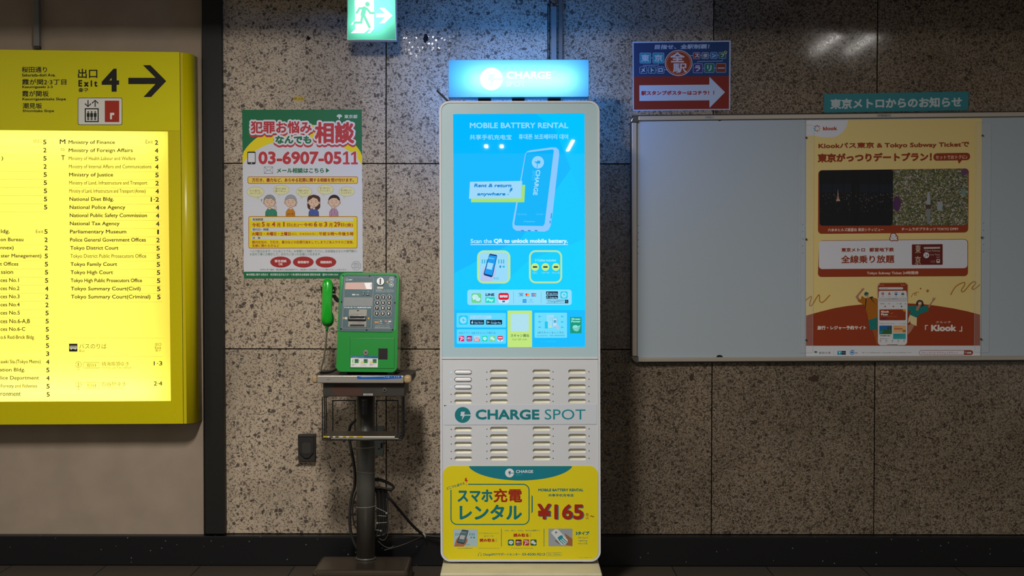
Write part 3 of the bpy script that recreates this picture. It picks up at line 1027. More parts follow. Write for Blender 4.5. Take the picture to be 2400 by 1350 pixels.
for k, (cx, hc, sc_, bx0, bx1) in enumerate(((632.1, '#8a8d90', '#2f8068', 622, 649.5), (681.6, '#9a9da2', '#c07a10', 670.2, 691.7), (735.8, '#4d2416', '#45589c', 723.5, 747.5), (783.4, '#241a15', '#b088a6', 772, 793))):
    g = Art('cartoon_person', WALL, 0.0014, cp)
    bm_ = (bx0 + bx1) / 2
    if k == 2:
        g.poly(rr(cx - 15.5, 458, cx + 15, 492, 9), hc, 1)
    g.loop(rr(bx0, 489, bx1, 512, 8)[7:] + [], 0.1, OUT, 1)
    top = [(bx0, 506.8), (bx0 + 0.5, 497), (bx0 + 4, 491.5), (cx - 4, 488.5), (cx + 4, 488.5), (bx1 - 4, 491.5), (bx1 - 0.5, 497), (bx1, 506.8)]
    g.poly(top, sc_, 2).line(top, 0.7, OUT, 3)
    g.line([(bx0 + 4.5, 506.5), (bx0 + 5.2, 499)], 0.6, OUT, 3).line([(bx1 - 4.5, 506.5), (bx1 - 5.2, 499)], 0.6, OUT, 3)
    g.poly([(cx - 2.5, 483), (cx + 2.5, 483), (cx + 3, 489.5), (cx, 491.5), (cx - 3, 489.5)], SKN, 4)
    g.ell(cx - 13, 475, 2.4, 3, SKN, 4, n=14).ell(cx + 13, 475, 2.4, 3, SKN, 4, n=14).loop(ell(cx - 13, 475, 2.4, 3, 14), 0.5, OUT, 4).loop(ell(cx + 13, 475, 2.4, 3, 14), 0.5, OUT, 4)
    hp = ell(cx, 472.5, 13, 13.4, 36)
    g.poly(hp, SKN, 5).loop(hp, 0.7, OUT, 6)
    cap = [(cx + 13.6 * math.cos(a), 470.4 + 13.8 * math.sin(a)) for a in (math.pi * (1.0 + t / 18) for t in range(19))]
    low = {0: ((9, 469), (4, 464.5), (-3, 466), (-9, 464.5)), 1: ((12, 472), (7, 466), (-2, 464.5), (-9, 467.5)), 2: ((11.5, 474), (8, 466), (-2, 462.5), (-9, 468)), 3: ((10, 469), (6, 464.5), (-3, 463.5), (-9, 466))}[k]
    hair = cap + [(cx + a, b_) for a, b_ in low]
    g.poly(hair, hc, 7).loop(hair, 0.6, OUT, 8)
    if k == 1:
        g.ell(cx + 11, 480.5, 2.8, 3.4, hc, 4, n=16)
    for sx in (-5.2, 4.8):
        g.ell(cx + sx, 474.6, 0.9, 1.0, OUT, 7, n=10)
        g.line([(cx + sx - 2.2, 470.8 - (0.6 if sx > 0 else -0.4)), (cx + sx + 2, 470.8 + (0.4 if sx > 0 else -0.8))], 0.6, OUT, 9)
    g.line([(cx - 0.6, 475), (cx - 1.4, 478.2), (cx + 0.3, 478.4)], 0.5, OUT, 7)
    g.line([(cx - 2.4, 481.6), (cx, 481), (cx + 2.6, 481.7)], 0.6, OUT, 7) if k != 2 else g.ell(cx + 0.6, 482, 0.9, 1.3, OUT, 7, n=10)
    if k == 0:
        hand = [(bx1 - 6, 492), (bx1 - 7, 484), (bx1 - 5.6, 479.5), (bx1 - 4.5, 484), (bx1 - 3.4, 479.8), (bx1 - 1.8, 486), (bx1 - 1.2, 491)]
        g.poly(hand, SKN, 9).loop(hand, 0.5, OUT, 10)
        g.text('?', 611.6, 467, 615, 473, OUT, 3)
    elif k == 1:
        g.line([(bx0 + 2, 503), (cx + 4, 500), (bx1 - 3, 503)], 0.6, OUT, 4).line([(bx0 + 4, 500.5), (cx, 503.5), (bx1 - 2, 499)], 0.6, OUT, 4)
    else:
        hx = cx - 5.5 if k == 2 else cx - 2
        hand = [(hx - 3, 488.5), (hx - 3.6, 484.5), (hx - 0.5, 482.4), (hx + 3, 484.2), (hx + 3, 488), (hx, 490)]
        g.poly(hand, SKN, 9).loop(hand, 0.5, OUT, 10)
        sl = [(hx - 3.2, 489), (hx + 3, 489), (hx + 3.4, 502), (hx - 5, 502)]
        g.poly(sl, sc_, 9).loop(sl, 0.5, OUT, 10)
    g.build()

# ------------------------------------------------------------------ battery rental kiosk
KP = YP(-0.46)
WHT = mat('white_enamel', 'c4c6ca', rough=0.42, spec=0.45)
BEZ = mat('screen_surround', 'a8c0c6', rough=0.28, spec=0.5)
kk = thing('rental_kiosk', 'tall white battery rental kiosk with a bright blue screen and glowing header', 'kiosk', (KP.at(1219, 900).x, -0.43, 0.0))
outl = [(x, y) for x, y in warp(rr(0, 0, 375, 1079, 24, 10), [(1029.3, 237), (1405, 236.5), (1407.8, 1316), (1032.8, 1316)])]
inn_ = [(x, y) for x, y in warp(rr(0, 0, 365, 1069, 20, 10), [(1034, 241.6), (1400.4, 241.2), (1403.2, 1311.6), (1037.4, 1311.6)])]
ext('body', WHT, outl, KP, -0.115, -0.012, kk, bevel=0.004, smooth=False)
plate('rim', WHT, outl, [inn_], KP, -0.012, 0.004, kk, bevel=0.0015)
SQ = [(1062, 267.5), (1370.2, 266.2), (1371.8, 813), (1064.8, 814.6)]
bez = [p for p in inn_ if p[1] < 700]
bez = sorted([p for p in bez], key=lambda p: 0)
top_in = [p for p in inn_ if p[1] < 600]
i_ = inn_.index(top_in[0])
bz = warp(rr(0, 0, 365, 596, 20, 10), [(1034, 241.6), (1400.4, 241.2), (1401.6, 838), (1035.6, 838.6)])
bz = [(x, y) for x, y in bz if y < 700] + [(1401.6, 838), (1035.6, 838.6)]
bz = [p for p in rr(0, 0, 365, 596, 20, 10) if p[1] < 300]
tr = [p for p in bz if p[0] > 180]
tl = [p for p in bz if p[0] < 180]
conv = lambda p: (1034 + (1400.4 - 1034) * p[0] / 365 + 1.4 * p[1] / 596, 241.4 + p[1])
bz = [conv(p) for p in tr] + [(1401.6, 838), (1035.6, 838.4)] + [conv(p) for p in tl]
plate('bezel', BEZ, bz, [SQ], KP, -0.012, 0.0, kk)
ext('ledge', WHT, [(1035.6, 837.6), (1401.6, 837.4), (1401.6, 841.6), (1035.6, 841.8)], KP, -0.008, 0.0025, kk, bevel=0.0008)
# the slotted front
SLX = ((1064.8, 1106, 1057.3), (1148.2, 1190.4, 1141), (1248.2, 1290.2, 1296.2), (1331.8, 1373.6, 1380.4))
slots = []
for ci, (x0, x1, lx) in enumerate(SLX):
    dy = (0.6, 0, -0.6, -0.8)[ci]
    for ri, yc in enumerate((871.9, 889.2, 906.5, 923.8, 941.0, 1005.6, 1022.9, 1040.2, 1057.4, 1074.6)):
        slots.append((ci, ri, x0 + (0.3 if ri > 4 else 0), x1 + (0.3 if ri > 4 else 0), yc + dy, lx + (0.4 if ri > 4 else 0)))
low = [p for p in rr(0, 0, 365, 470, 20, 10) if p[1] > 200]
conv2 = lambda p: (1035.6 + 366 * p[0] / 365 + 1.7 * p[1] / 470, 841.8 + p[1] * (1311.6 - 841.8) / 470)
lo_out = [(1035.6, 841.8), (1401.6, 841.6)] + [conv2(p) for p in low]
plate('slot_panel', WHT, lo_out, [rr(x0, yc - 5.3, x1, yc + 5.3, 5.3, 5) for _, _, x0, x1, yc, _ in slots], KP, -0.0118, -0.001, kk, bevel=0.0009)
IVO = mat('slot_ivory', 'cbc7b4', rough=0.4)
DOT = mat('indicator_black', '050506', rough=0.3)
LED = mat('indicator_blue', '000000', emit='5ab4ff', es=1.6)
BNK = mat('power_bank_white', 'dcdde0', rough=0.3)
for ci, ri, x0, x1, yc, lx in slots:
    # dished slot liner: a shallow scoop, deeper at its top
    vs, fs = [], []
    rows_ = ((5.4, -0.0115), (2.0, -0.0085), (-2.6, -0.0095), (-5.4, -0.0115))
    outline = rr(x0 - 0.4, yc - 5.6, x1 + 0.4, yc + 5.6, 5.6, 5)
    i_ = [(x, y) for x, y in rr(x0 + 2.2, yc - 2.6, x1 - 2.2, yc + 2.6, 2.6, 5)]
    n_ = len(outline)
    vs = [KP.at(x, y) + KP.n * -0.0045 for x, y in outline] + [KP.at(x, y - 0.9) + KP.n * -0.0114 for x, y in i_]
    fs = [(k, (k + 1) % n_, n_ + (k + 1) % n_, n_ + k) for k in range(n_)] + [tuple(range(n_, 2 * n_))]
    s_ = mesh('battery_slot', vs, fs, IVO, kk, smooth=True)
    on = ci == 0 and ri < 3
    d_ = ext('indicator_light', LED if on else DOT, ell(lx, yc + 0.2, 1.5 if on else 1.15, n=14), KP, -0.002, -0.0004, kk)
    if on:
        d_['label'] = 'lit blue indicator light'
for k in range(3):
    _, _, x0, x1, yc, _ = slots[k]
    vs, fs = [], []
    prof_ = ((1.0, -0.010), (1.0, 0.0005), (0.93, 0.003), (0.75, 0.0048), (0.4, 0.0056))
    n_ = 0
    for s_, lf in prof_:
        hw = (x1 - x0) / 2 - 1.2
        ring = rr((x0 + x1) / 2 - hw + 4.0 * (1 - s_), yc - 4.2 * s_, (x0 + x1) / 2 + hw - 4.0 * (1 - s_), yc + 4.2 * s_, 4.2 * s_, 6)
        n_ = len(ring)
        vs += [KP.at(x, y) + KP.n * lf for x, y in ring]
    for j in range(len(prof_) - 1):
        fs += [(j * n_ + i, j * n_ + (i + 1) % n_, (j + 1) * n_ + (i + 1) % n_, (j + 1) * n_ + i) for i in range(n_)]
    fs.append(tuple((len(prof_) - 1) * n_ + i for i in range(n_)))
    fs.append(tuple(range(n_ - 1, -1, -1)))
    o = fixn(mesh('power_bank', vs, fs, BNK, smooth=True))
    tag(o, ('white power bank in the topmost slot of the kiosk', 'white power bank in the second slot from the top, between two others',
            'white power bank in the third slot down, lowest of the three')[k], 'power bank', 'power banks in the kiosk slots')
# header lightbox
HP = YP(-0.475)
HQ = [(1051, 140), (1380.4, 139), (1380.6, 227.4), (1050.6, 228.4)]
hd = ext('header_sign', mat('blue_acrylic', '0c4a80', rough=0.3, emit='0a9cff', es=0.12), warp(rr(0, 0, 330, 88, 3, 4), HQ), HP, -0.095, -0.06, kk)
plate('header_case', mat('blue_case', '0c4a80', rough=0.3, emit='0898ff', es=0.10), warp(rr(0, 0, 330, 88, 3, 4), HQ),
      [warp(rr(0, 0, 328, 86, 3, 4), [(1051.8, 140.8), (1379.6, 139.8), (1379.8, 226.6), (1051.4, 227.6)])], HP, -0.06, 0.0, hd)
mesh('header_face', [HP.at(x, y, -0.001) for x, y in warp(rr(0, 0, 328, 86, 3, 4), [(1051.8, 140.8), (1379.6, 139.8), (1379.8, 226.6), (1051.4, 227.6)])],
     [tuple(range(20))], translucent('blue_sheet', (0.38, 0.61, 1.0, 1)), hd)
c_ = HP.at(1222, 187, -0.05)
area('header_lamp', c_, c_ + Vector((0, -1, 0)), 0.40, 0.045, 0.30, (1, 1, 1))
c_ = HP.at(1216, 184, -0.058)
area('header_rim_lamp', c_, c_ + Vector((0, -1, 0)), 0.53, 0.13, 0.55, (0.0, 0.80, 1.0))
# the header also shines backwards and up onto the stone
c_ = HP.at(1216, 186, -0.097)
area('header_back_lamp', c_, c_ + Vector((0, 1, 0.12)), 0.52, 0.12, 9.0, (0.03, 0.27, 1.0))
g = Art('header_logo', HP, -0.0006, hd)
g.bolt_logo(1151.6, 185, 27, '*ffffff', '*ecffff', 0)
g.text('CHARGE', 1187, 166.6, 1292, 185, '*ffffff', 0, b=1.1).text('SPOT', 1186.5, 190, 1231.4, 203, '*f6ffff', 0).text('TM', 1293.5, 166.6, 1301, 169.6, '*f4ffff', 0)
g.build()
for x in (1135, 1215, 1300):
    box('header_support', mat('dark_steel'), KP.at(x - 15, 232).x, KP.at(x + 15, 232).x, -0.43, -0.37, KP.at(x, 239).z, HP.at(x, 226).z, kk)
for xa, xb in ((1054.5, 1051.5), (1377, 1380)):
    tube('strut', mat('chrome', 'c8ccd0', rough=0.2, metal=1.0), [KP.at(xa, 238, -0.01), HP.at(xb, 227, -0.01)], 0.002, kk)
tube('antenna', mat('black_rubber'), [KP.at(1053, 239, -0.05), KP.at(1051, 236.5, -0.05), KP.at(1023, 209.5, -0.05), KP.at(1022.3, 208.8, -0.05)], [0.0045, 0.0045, 0.0036, 0.002], kk)
# base
ZB = Plane((0, 0, 0.1), (0, 0, 1))
BAS = mat('base_ivory', 'c8bf9e', rough=0.5, bump=(9, 0.05, 0.3))
xL, xR = ZB.at(1031.5, 1344.5).x, ZB.at(1411.5, 1344.5).x
yF = ZB.at(1200, 1344.5).y
box('base', BAS, xL, xR, yF, -0.30, 0.0, 0.1, kk, bevel=0.006)
box('neck', mat('dark_steel'), KP.at(1075, 1310).x, KP.at(1365, 1310).x, -0.44, -0.36, 0.095, KP.at(1200, 1312).z, kk)

# ---- the screen
SL = -0.004
sc_ = mesh('screen', [KP.at(x, y, SL) for x, y in SQ], [(0, 1, 2, 3)], ink('*00b9ff'), kk)
g = Art('screen_background', KP, SL + 0.0001, sc_)
g.poly([(1371, 350), (1371.2, 727), (1064.5, 727), (1064.5, 640), (1220, 560)], '*00c8ff', 0)
g.poly([(1370.3, 267), (1370.8, 480), (1300, 300), (1255, 266.8)], '*00c4ff', 0)
g.poly([(1371, 560), (1371.4, 727), (1110, 727), (1240, 610)], '*00d0ff', 1)
g.poly([(1064.6, 727.8), (1371.6, 727.5), (1371.8, 813), (1064.8, 814.6)], '*00bcff', 1)
g.build()
LB = '*9adfff'
g = Art('title_lettering', KP, SL + 0.0001, sc_)
g.text('MOBILE BATTERY RENTAL', 1101, 287, 1332, 300.3, '*8fdcff', 2, b=0.5)
g.build()
g = Art('chinese_lettering', KP, SL + 0.0001, sc_)
g.text('共享手机充电宝', 1100.6, 315, 1199, 327.4, '*8fdcff', 2, b=0.2)
g.build()
g = Art('korean_lettering', KP, SL + 0.0001, sc_)
g.text('휴대폰 보조배터리 대여', 1215.6, 314, 1331.6, 326.5, '*8fdcff', 2, b=0.3)
g.build()
g = Art('scan_caption', KP, SL + 0.0001, sc_)
g.text('Scan the ', 1102.7, 560, 1153, 570, '*b4e8ff', 2, b=0.35).text('QR to unlock mobile battery.', 1157, 559.4, 1331, 572.4, '*d2f2ff', 2, b=0.7)
g.rect(1102.5, 572.8, 1331.5, 574.2, '*c6eeff', 2)
g.build()
Zp = lambda x, y: (1050 + x / 5.87, 330 + y / 5.87)
g = Art('power_bank_picture', KP, SL + 0.0001, sc_)
g.poly([Zp(*p) for p in ((1062, 180), (1085, 148), (1130, 130), (1430, 88), (1490, 92), (1525, 125), (1530, 190), (1440, 990), (1412, 1170), (1385, 1225), (1330, 1250), (935, 1236), (892, 1200), (885, 1140))], '*8cc8ff', 2)
g.poly([Zp(*p) for p in ((1070, 185), (1085, 160), (1440, 117), (1456, 135), (1330, 1140), (1308, 1172), (930, 1166), (910, 1145))], '*00b4fa', 3)
g.ell(1260.7, 380.3, 14.2, 14.6, '*8fd4ff', 4, n=34)
g.poly([Zp(*p) for p in ((1186, 282), (1228, 288), (1230, 270), (1272, 275), (1266, 315), (1236, 310), (1228, 375), (1220, 375), (1226, 312), (1205, 302))], '*00a8f0', 5)
g.text('CHARGE', 0, 0, 1, 1, '*9adcff', 4, b=0.5, q=[Zp(*p) for p in ((1271, 405), (1226, 748), (1170, 744), (1215, 401))])
g.text('SPOT', 0, 0, 1, 1, '*46c6ff', 4, q=[Zp(*p) for p in ((1204, 410), (1190, 552), (1148, 549), (1162, 408))])
g.text('< RECHARGE', *Zp(942, 1000), *Zp(1085, 1022), '*52c8ff', 4).text('POWER >', *Zp(1212, 1000), *Zp(1327, 1022), '*52c8ff', 4).text('chargespot.jp', *Zp(1040, 1098), *Zp(1195, 1122), '*74d2ff', 4)
for x in (1003, 1096, 1190):
    g.poly([Zp(x, 1226), Zp(x + 38, 1228), Zp(x + 46, 1246), Zp(x + 6, 1244)], '*2a94e0', 4)
g.poly([Zp(1418, 995), Zp(1432, 995), Zp(1424, 1070), Zp(1410, 1068)], '*2a94e0', 4).poly([Zp(1398, 1105), Zp(1416, 1092), Zp(1410, 1140), Zp(1400, 1136)], '*2a94e0', 4)
g.poly([Zp(*p) for p in ((318, 790), (1008, 790), (1022, 605), (1062, 605), (1050, 845), (318, 845))], '*a6e070', 6)
g.poly([Zp(*p) for p in ((302, 563), (1022, 552), (1008, 791), (288, 796))], '*9cd8fa', 7)
g.text('Rent & return', 1111, 430.2, 1198, 439, '*0a86d2', 8, b=0.6, it=0.2).text('anywhere', 1117.5, 450.4, 1184, 460.6, '*0a86d2', 8, b=0.6, it=0.2)
g.poly([Zp(*p) for p in ((862, 648), (893, 648), (880, 672), (890, 674), (834, 722), (856, 690), (845, 690))], '*0a86d2', 8).ell(*Zp(827, 738), 1.3, 1.3, '*0a86d2', 8, n=12)
g.build()


def hand_phone(g, q, L, glow):
    """small picture: a hand holding a phone in front of the slots; q = x0, y0, x1, y1"""
    c = (lambda a, b: '*' + a if glow else '#' + b)
    x0, y0, x1, y1 = q
    P = lambda u, v: (x0 + u * (x1 - x0), y0 + v * (y1 - y0))
    g.poly([P(.0, .0), P(1, 0), P(1, 1), P(0, 1)], c('98dafa', '9fb4bb'), L)
    for u in (.08, .16, .24, .66, .75, .83):
        g.poly([P(u, .24), P(u + .035, .24), P(u + .035, .38), P(u, .38)], c('18b4d8', '2f8c9a'), L + 1)
    g.poly([P(.70, .45), P(.76, .45), P(.76, .53), P(.70, .53)], c('1490d8', '2f8c9a'), L + 1).ell(*P(.85, .49), (x1 - x0) * .04, (x1 - x0) * .04, c('10c0e0', '2f8c9a'), L + 1, n=14)
    g.text('RGE', *P(.5, .86), *P(.68, .93), c('18a8d0', '2f8c9a'), L + 1)
    g.poly([P(.03, 1), P(.1, .62), P(.22, .42), P(.3, .4), P(.5, .6), P(.56, .52), P(.58, .68), P(.54, .8), P(.42, 1)], c('b4c4ee', '9a6650'), L + 2)
    g.poly([P(.34, .07), P(.37, .04), P(.6, .08), P(.62, .12), P(.46, .82), P(.42, .86), P(.17, .79), P(.14, .74)], c('0a2a70', '23282c'), L + 3)
    g.poly([P(.35, .09), P(.6, .125), P(.44, .80), P(.17, .73)], c('0a9cf0', '4d6a74'), L + 4)
    g.poly([P(.29, .34), P(.49, .38), P(.43, .60), P(.24, .56)], c('98d8fa', 'a8a8a8'), L + 5)
    g.poly([P(.3, .16), P(.52, .2), P(.51, .24), P(.29, .2)], c('5ac0fa', '7d8a8e'), L + 5)


def chat(g, x0, y0, w, c1, c2, L):
    g.ell(x0 + w * .38, y0 + w * .40, w * .31, w * .26, c2, L, n=20).poly([(x0 + w * .16, y0 + w * .5), (x0 + w * .36, y0 + w * .6), (x0 + w * .16, y0 + w * .74)], c2, L)
    g.ell(x0 + w * .66, y0 + w * .62, w * .27, w * .22, c1, L + 1, n=20).ell(x0 + w * .66, y0 + w * .62, w * .25, w * .2, c2, L + 2, n=20)
    for u, v in ((.27, .34), (.47, .34), (.57, .57), (.74, .57)):
        g.ell(x0 + w * u, y0 + w * v, w * .035, w * .035, c1, L + 3, n=8)


g = Art('scan_picture', KP, SL + 0.0001, sc_)
g.rr(1118.3, 587, 1196, 664.4, 15, '*b4e4a8', 2)
hand_phone(g, (1124, 592, 1190.5, 659.4), 3, True)
g.loop(rr(1120.4, 589, 1194, 662.4, 13.5), 4.4, '*b4e4a8', 10)
g.build()
g = Art('cable_picture', KP, SL + 0.0001, sc_)
g.loop(rr(1242, 588.5, 1315.5, 662, 13.5), 4.2, '*b4e4a8', 2)
g.text('3 Cables included', 1254, 607, 1303, 612.8, '*8fe4ff', 2, b=0.25)
for x, lb in ((1254, 'USB-C'), (1278.4, 'Lightning'), (1302.9, 'Micro USB')):
    g.ell(x, 625.7, 9, 9, '*c4ec84', 2, n=32).rr(x - 5.4, 624, x + 5.4, 627.5, 1.6, '*0a2440', 3)
    g.text(lb, x - (5.5 if lb == 'USB-C' else 9), 637, x + (5.5 if lb == 'USB-C' else 9), 641.4, '*84dcff', 2)
g.build()


def sq_icon(g, kind, x0, y0, w, L, glow):
    c = (lambda a, b: '*' + a if glow else '#' + b)
    wt = c('c8ecff', 'cfcfcf')
    if kind == 'p':
        g.rr(x0, y0, x0 + w, y0 + w, w * .1, c('e0006c', 'a02a2a'), L)
        g.loop([(x0 + w * a, y0 + w * b) for a, b in ((.05, .2), (.45, .22), (.8, .3), (.85, .45), (.7, .58), (.38, .66))], w * .11, wt, L + 1, closed=False)
        g.line([(x0 + w * .5, y0 + w * .26), (x0 + w * .27, y0 + w * .98)], w * .11, wt, L + 1)
    elif kind == 'd':
        g.rr(x0, y0, x0 + w, y0 + w, w * .2, c('a8006a', '521015'), L).text('d払い', x0 + w * .08, y0 + w * .24, x0 + w * .92, y0 + w * .54, wt, L + 1, b=w * .025)
        for u in (.24, .5, .76):
            g.rect(x0 + w * (u - .07), y0 + w * .68, x0 + w * (u + .07), y0 + w * .82, wt, L + 1)
    elif kind == 'a':
        g.rr(x0, y0, x0 + w, y0 + w, w * .12, c('bce4fa', 'cfcfcf'), L).rect(x0, y0 + w * .5, x0 + w, y0 + w, c('f86048', 'c05030'), L + 1)
        g.text('au', x0 + w * .15, y0 + w * .1, x0 + w * .85, y0 + w * .44, c('7a90b8', '777777'), L + 2).text('PAY', x0 + w * .12, y0 + w * .58, x0 + w * .88, y0 + w * .92, wt, L + 2, b=w * .03)
    elif kind == 'l':
        g.rr(x0, y0, x0 + w, y0 + w, w * .22, c('00d8b4', '0a5f38'), L).ell(x0 + w * .5, y0 + w * .47, w * .36, w * .29, wt, L + 1, n=24)
        g.poly([(x0 + w * .36, y0 + w * .68), (x0 + w * .7, y0 + w * .66), (x0 + w * .5, y0 + w * .88)], wt, L + 1).text('LINE', x0 + w * .26, y0 + w * .38, x0 + w * .74, y0 + w * .55, c('00c0a0', '1a3a2a'), L + 2)
    elif kind == 'w':
        g.rr(x0, y0, x0 + w, y0 + w, w * .18, c('6cd68c', '0a5030'), L)
        chat(g, x0, y0, w, c('6cd68c', '0a5030'), wt, L + 1)
    elif kind == 'u':
        g.rr(x0, y0, x0 + w, y0 + w, w * .2, c('c8ecff', 'cfcfcf'), L).rr(x0, y0, x0 + w, y0 + w * .68, w * .2, c('dc0a2c', 'a01c1c'), L + 1)
        g.text('云闪付', x0 + w * .1, y0 + w * .2, x0 + w * .9, y0 + w * .46, wt, L + 2, b=w * .02).poly([(x0 + w * .4, y0 + w * .76), (x0 + w * .66, y0 + w * .76), (x0 + w * .6, y0 + w * .9), (x0 + w * .34, y0 + w * .9)], c('28408c', '28408c'), L + 2)


def store(g, x0, y0, x1, y1, which, L):
    h = y1 - y0
    g.rr(x0, y0, x1, y1, h * .15, '*041830', L)
    if which == 'a':
        g.ell(x0 + h * .48, y0 + h * .56, h * .22, h * .25, '*a8d8f8', L + 1, n=16).ell(x0 + h * .56, y0 + h * .2, h * .07, h * .1, '*a8d8f8', L + 1, n=10, rot=0.5).ell(x0 + h * .74, y0 + h * .5, h * .1, h * .1, '*041830', L + 2, n=10)
        g.text('Download on the', x0 + h * .9, y0 + h * .14, x1 - h * .4, y0 + h * .32, '*5a9cd0', L + 1).text('App Store', x0 + h * .9, y0 + h * .4, x1 - h * .2, y0 + h * .9, '*8ccaf4', L + 1, b=0.12)
    else:
        g.poly([(x0 + h * .2, y0 + h * .18), (x0 + h * .85, y0 + h * .5), (x0 + h * .2, y0 + h * .84)], '*28c8f0', L + 1).poly([(x0 + h * .62, y0 + h * .38), (x0 + h * .85, y0 + h * .5), (x0 + h * .62, y0 + h * .62)], '*f8d048', L + 2)
        g.poly([(x0 + h * .2, y0 + h * .84), (x0 + h * .6, y0 + h * .63), (x0 + h * .45, y0 + h * .5)], '*e86470', L + 2)
        g.text('GET IT ON', x0 + h * 1.05, y0 + h * .14, x0 + h * 2.1, y0 + h * .32, '*5a9cd0', L + 1).text('Google Play', x0 + h * 1.05, y0 + h * .4, x1 - h * .2, y0 + h * .92, '*8ccaf4', L + 1, b=0.12)


g = Art('payment_marks', KP, SL + 0.0001, sc_)
g.rr(1095.3, 679, 1340, 715, 6, '*8cdefc', 2)
sq_icon(g, 'w', 1105, 687, 23, 3, True)
g.text('LINE', 1138, 687.3, 1158.8, 694, '*0a2858', 3, b=0.5).rect(1137.5, 696.5, 1159.8, 709.7, '*00d8c0', 3).text('Pay', 1140.4, 699.4, 1156.7, 708, '*c8f4fa', 4, b=0.5)
sq_icon(g, 'u', 1168.3, 686.6, 24.2, 3, True)
for x in (1203.4, 1268.6):
    g.rect(x - 0.4, 683.5, x + 0.4, 710.5, '*58b8dc', 3)
g.rect(1215, 687, 1227.3, 688, '*1a4c9c', 3).rect(1215, 694.3, 1227.3, 695, '*4aa8d8', 3).text('VISA', 1216.9, 689.4, 1226, 693, '*1a4c9c', 3, b=0.2, it=0.15)
g.ell(1234.2, 690.4, 2.9, 2.9, '*e0283c', 3, n=20).ell(1238.2, 690.4, 2.9, 2.9, '*f0a83c', 4, n=20).rect(1231.5, 694.6, 1241, 695.2, '*205898', 3)
for k, c_ in enumerate(('*2858b4', '*c02c78', '*2ca878')):
    g.rr(1246 + 3.7 * k, 687, 1249.3 + 3.7 * k, 695, 0.8, c_, 3).text('JCB'[k], 1246.6 + 3.7 * k, 689.2, 1248.7 + 3.7 * k, 693, '*c8ecff', 4)
g.rect(1225, 701.2, 1234, 709.7, '*1c98e8', 3).text('AMEX', 1225.8, 704, 1233.2, 706.6, '*8cd4f8', 4)
g.loop(ell(1244.6, 703, 2.0, n=16), 0.8, '*4ab0d8', 3).text('Diners Club', 1238.7, 706, 1250.5, 709, '*4ab0d8', 3)
store(g, 1280, 683, 1307.8, 690.9, 'a', 3)
store(g, 1280, 692.6, 1307.8, 700, 'g', 3)
g.rr(1313.5, 683, 1330.5, 699.7, 3, '*10ccea', 3).bolt_logo(1322, 691.4, 6.3, '*98def8', '*10ccea', 4)
g.loop([(1280.2, 702.8), (1332, 702.8), (1332, 710.6), (1280.2, 710.6)], 0.6, '*0a3858', 3).text('ChargeSPOT', 1283.6, 703.9, 1321.5, 710, '*0a3858', 3).rect(1324, 702.8, 1332, 710.6, '*061c34', 4)
g.loop(ell(1327.6, 706.2, 1.6, n=14), 0.6, '*60b8e8', 5).line([(1328.8, 707.4), (1330, 708.8)], 0.6, '*60b8e8', 5)
g.build()
g = Art('app_panels', KP, SL + 0.0001, sc_)
g.rr(1070, 733.7, 1185.7, 767.7, 2, '*5cd8ff', 2).rr(1075, 739.4, 1096.5, 761, 4, '*08ccf4', 3).bolt_logo(1085.8, 750.4, 8, '*98dcfc', '*08ccf4', 4)
g.rect(1101.7, 739.7, 1151.7, 747, '*a0dcfa', 3).text('ChargeSPOT', 1112, 741.2, 1140.5, 746.4, '*5cc0ec', 4).loop(ell(1106, 742.8, 1.6, n=14), 0.6, '*5cc0ec', 4).line([(1107.2, 744), (1108.4, 745.4)], 0.6, '*5cc0ec', 4)
store(g, 1101.7, 750, 1134.6, 760.7, 'a', 3)
store(g, 1139, 750, 1176.8, 760.7, 'g', 3)
g.rr(1070.5, 771.7, 1185.7, 805.6, 2, '*5cd8ff', 2).text('対応アプリ（QRスキャンして借りる）', 1075, 777.8, 1162, 783.2, '*146a9c', 3)
for k, x in zip('pdalwu', (1075.2, 1093.6, 1111.6, 1129.8, 1148, 1165.9)):
    sq_icon(g, k, x, 787.4, 12.8, 3, True)
g.rr(1189.5, 728, 1247, 813.8, 2, '*c0e67c', 3).rect(1197, 735.2, 1239.2, 777, '*aee0ee', 4)
g.text('スキャン貸出', 1196.6, 783, 1239.8, 790, '*2e5a50', 4, b=0.15).text('Scan QR code', 1200.9, 793.5, 1235, 798.2, '*5a8a60', 4)
g.rr(1252.9, 733, 1329, 791.8, 2, '*6cdcfc', 2)
for x in (1264.6, 1317.7):
    for y in (741.8, 754.5, 767):
        g.poly([(x - 3.2, y), (x, y - 2.6), (x, y - 1), (x + 3.2, y - 1), (x + 3.2, y + 1), (x, y + 1), (x, y + 2.6)], '*2cb8ec', 3)
g.rr(1281.6, 738, 1298, 768, 1, '*98def8', 3).loop(ell(1289.8, 747.6, 3, n=18), 0.8, '*5cd0ec', 4).rr(1277, 753.5, 1284, 770, 1.4, '*10c4ec', 5).rr(1295.6, 745.4, 1306, 766, 1.6, '*b4e0f4', 5).ring(1295.6, 745.4, 1306, 766, 1.6, 0.6, '*3c90c4', 6).rect(1297.8, 750.4, 1303.8, 756.6, '*48a8d0', 6)
g.poly([(1303, 763), (1307, 759), (1310, 764), (1311, 772), (1304, 772)], '*a4ccee', 7).rect(1287.5, 764.5, 1291, 768, '*e4dc8c', 4)
g.text('QRスキャン & レンタル', 1260, 776.8, 1321.6, 782.4, '*14608c', 3).text('Scan QR & Rent　扫描二维码租充电宝', 1258, 784.5, 1323.4, 788.6, '*2888b4', 3)
g.text('当サービスは電気通信事業', 1267, 799, 1302, 802, '*38ccff', 3)
g.rect(1336.4, 743.2, 1363, 781.3, '*08987c', 3).text('Green', 1339, 745.2, 1360.2, 750, '*98e8e0', 4, b=0.5).text('Power', 1339, 751.2, 1361, 755.8, '*98e8e0', 4, b=0.5)
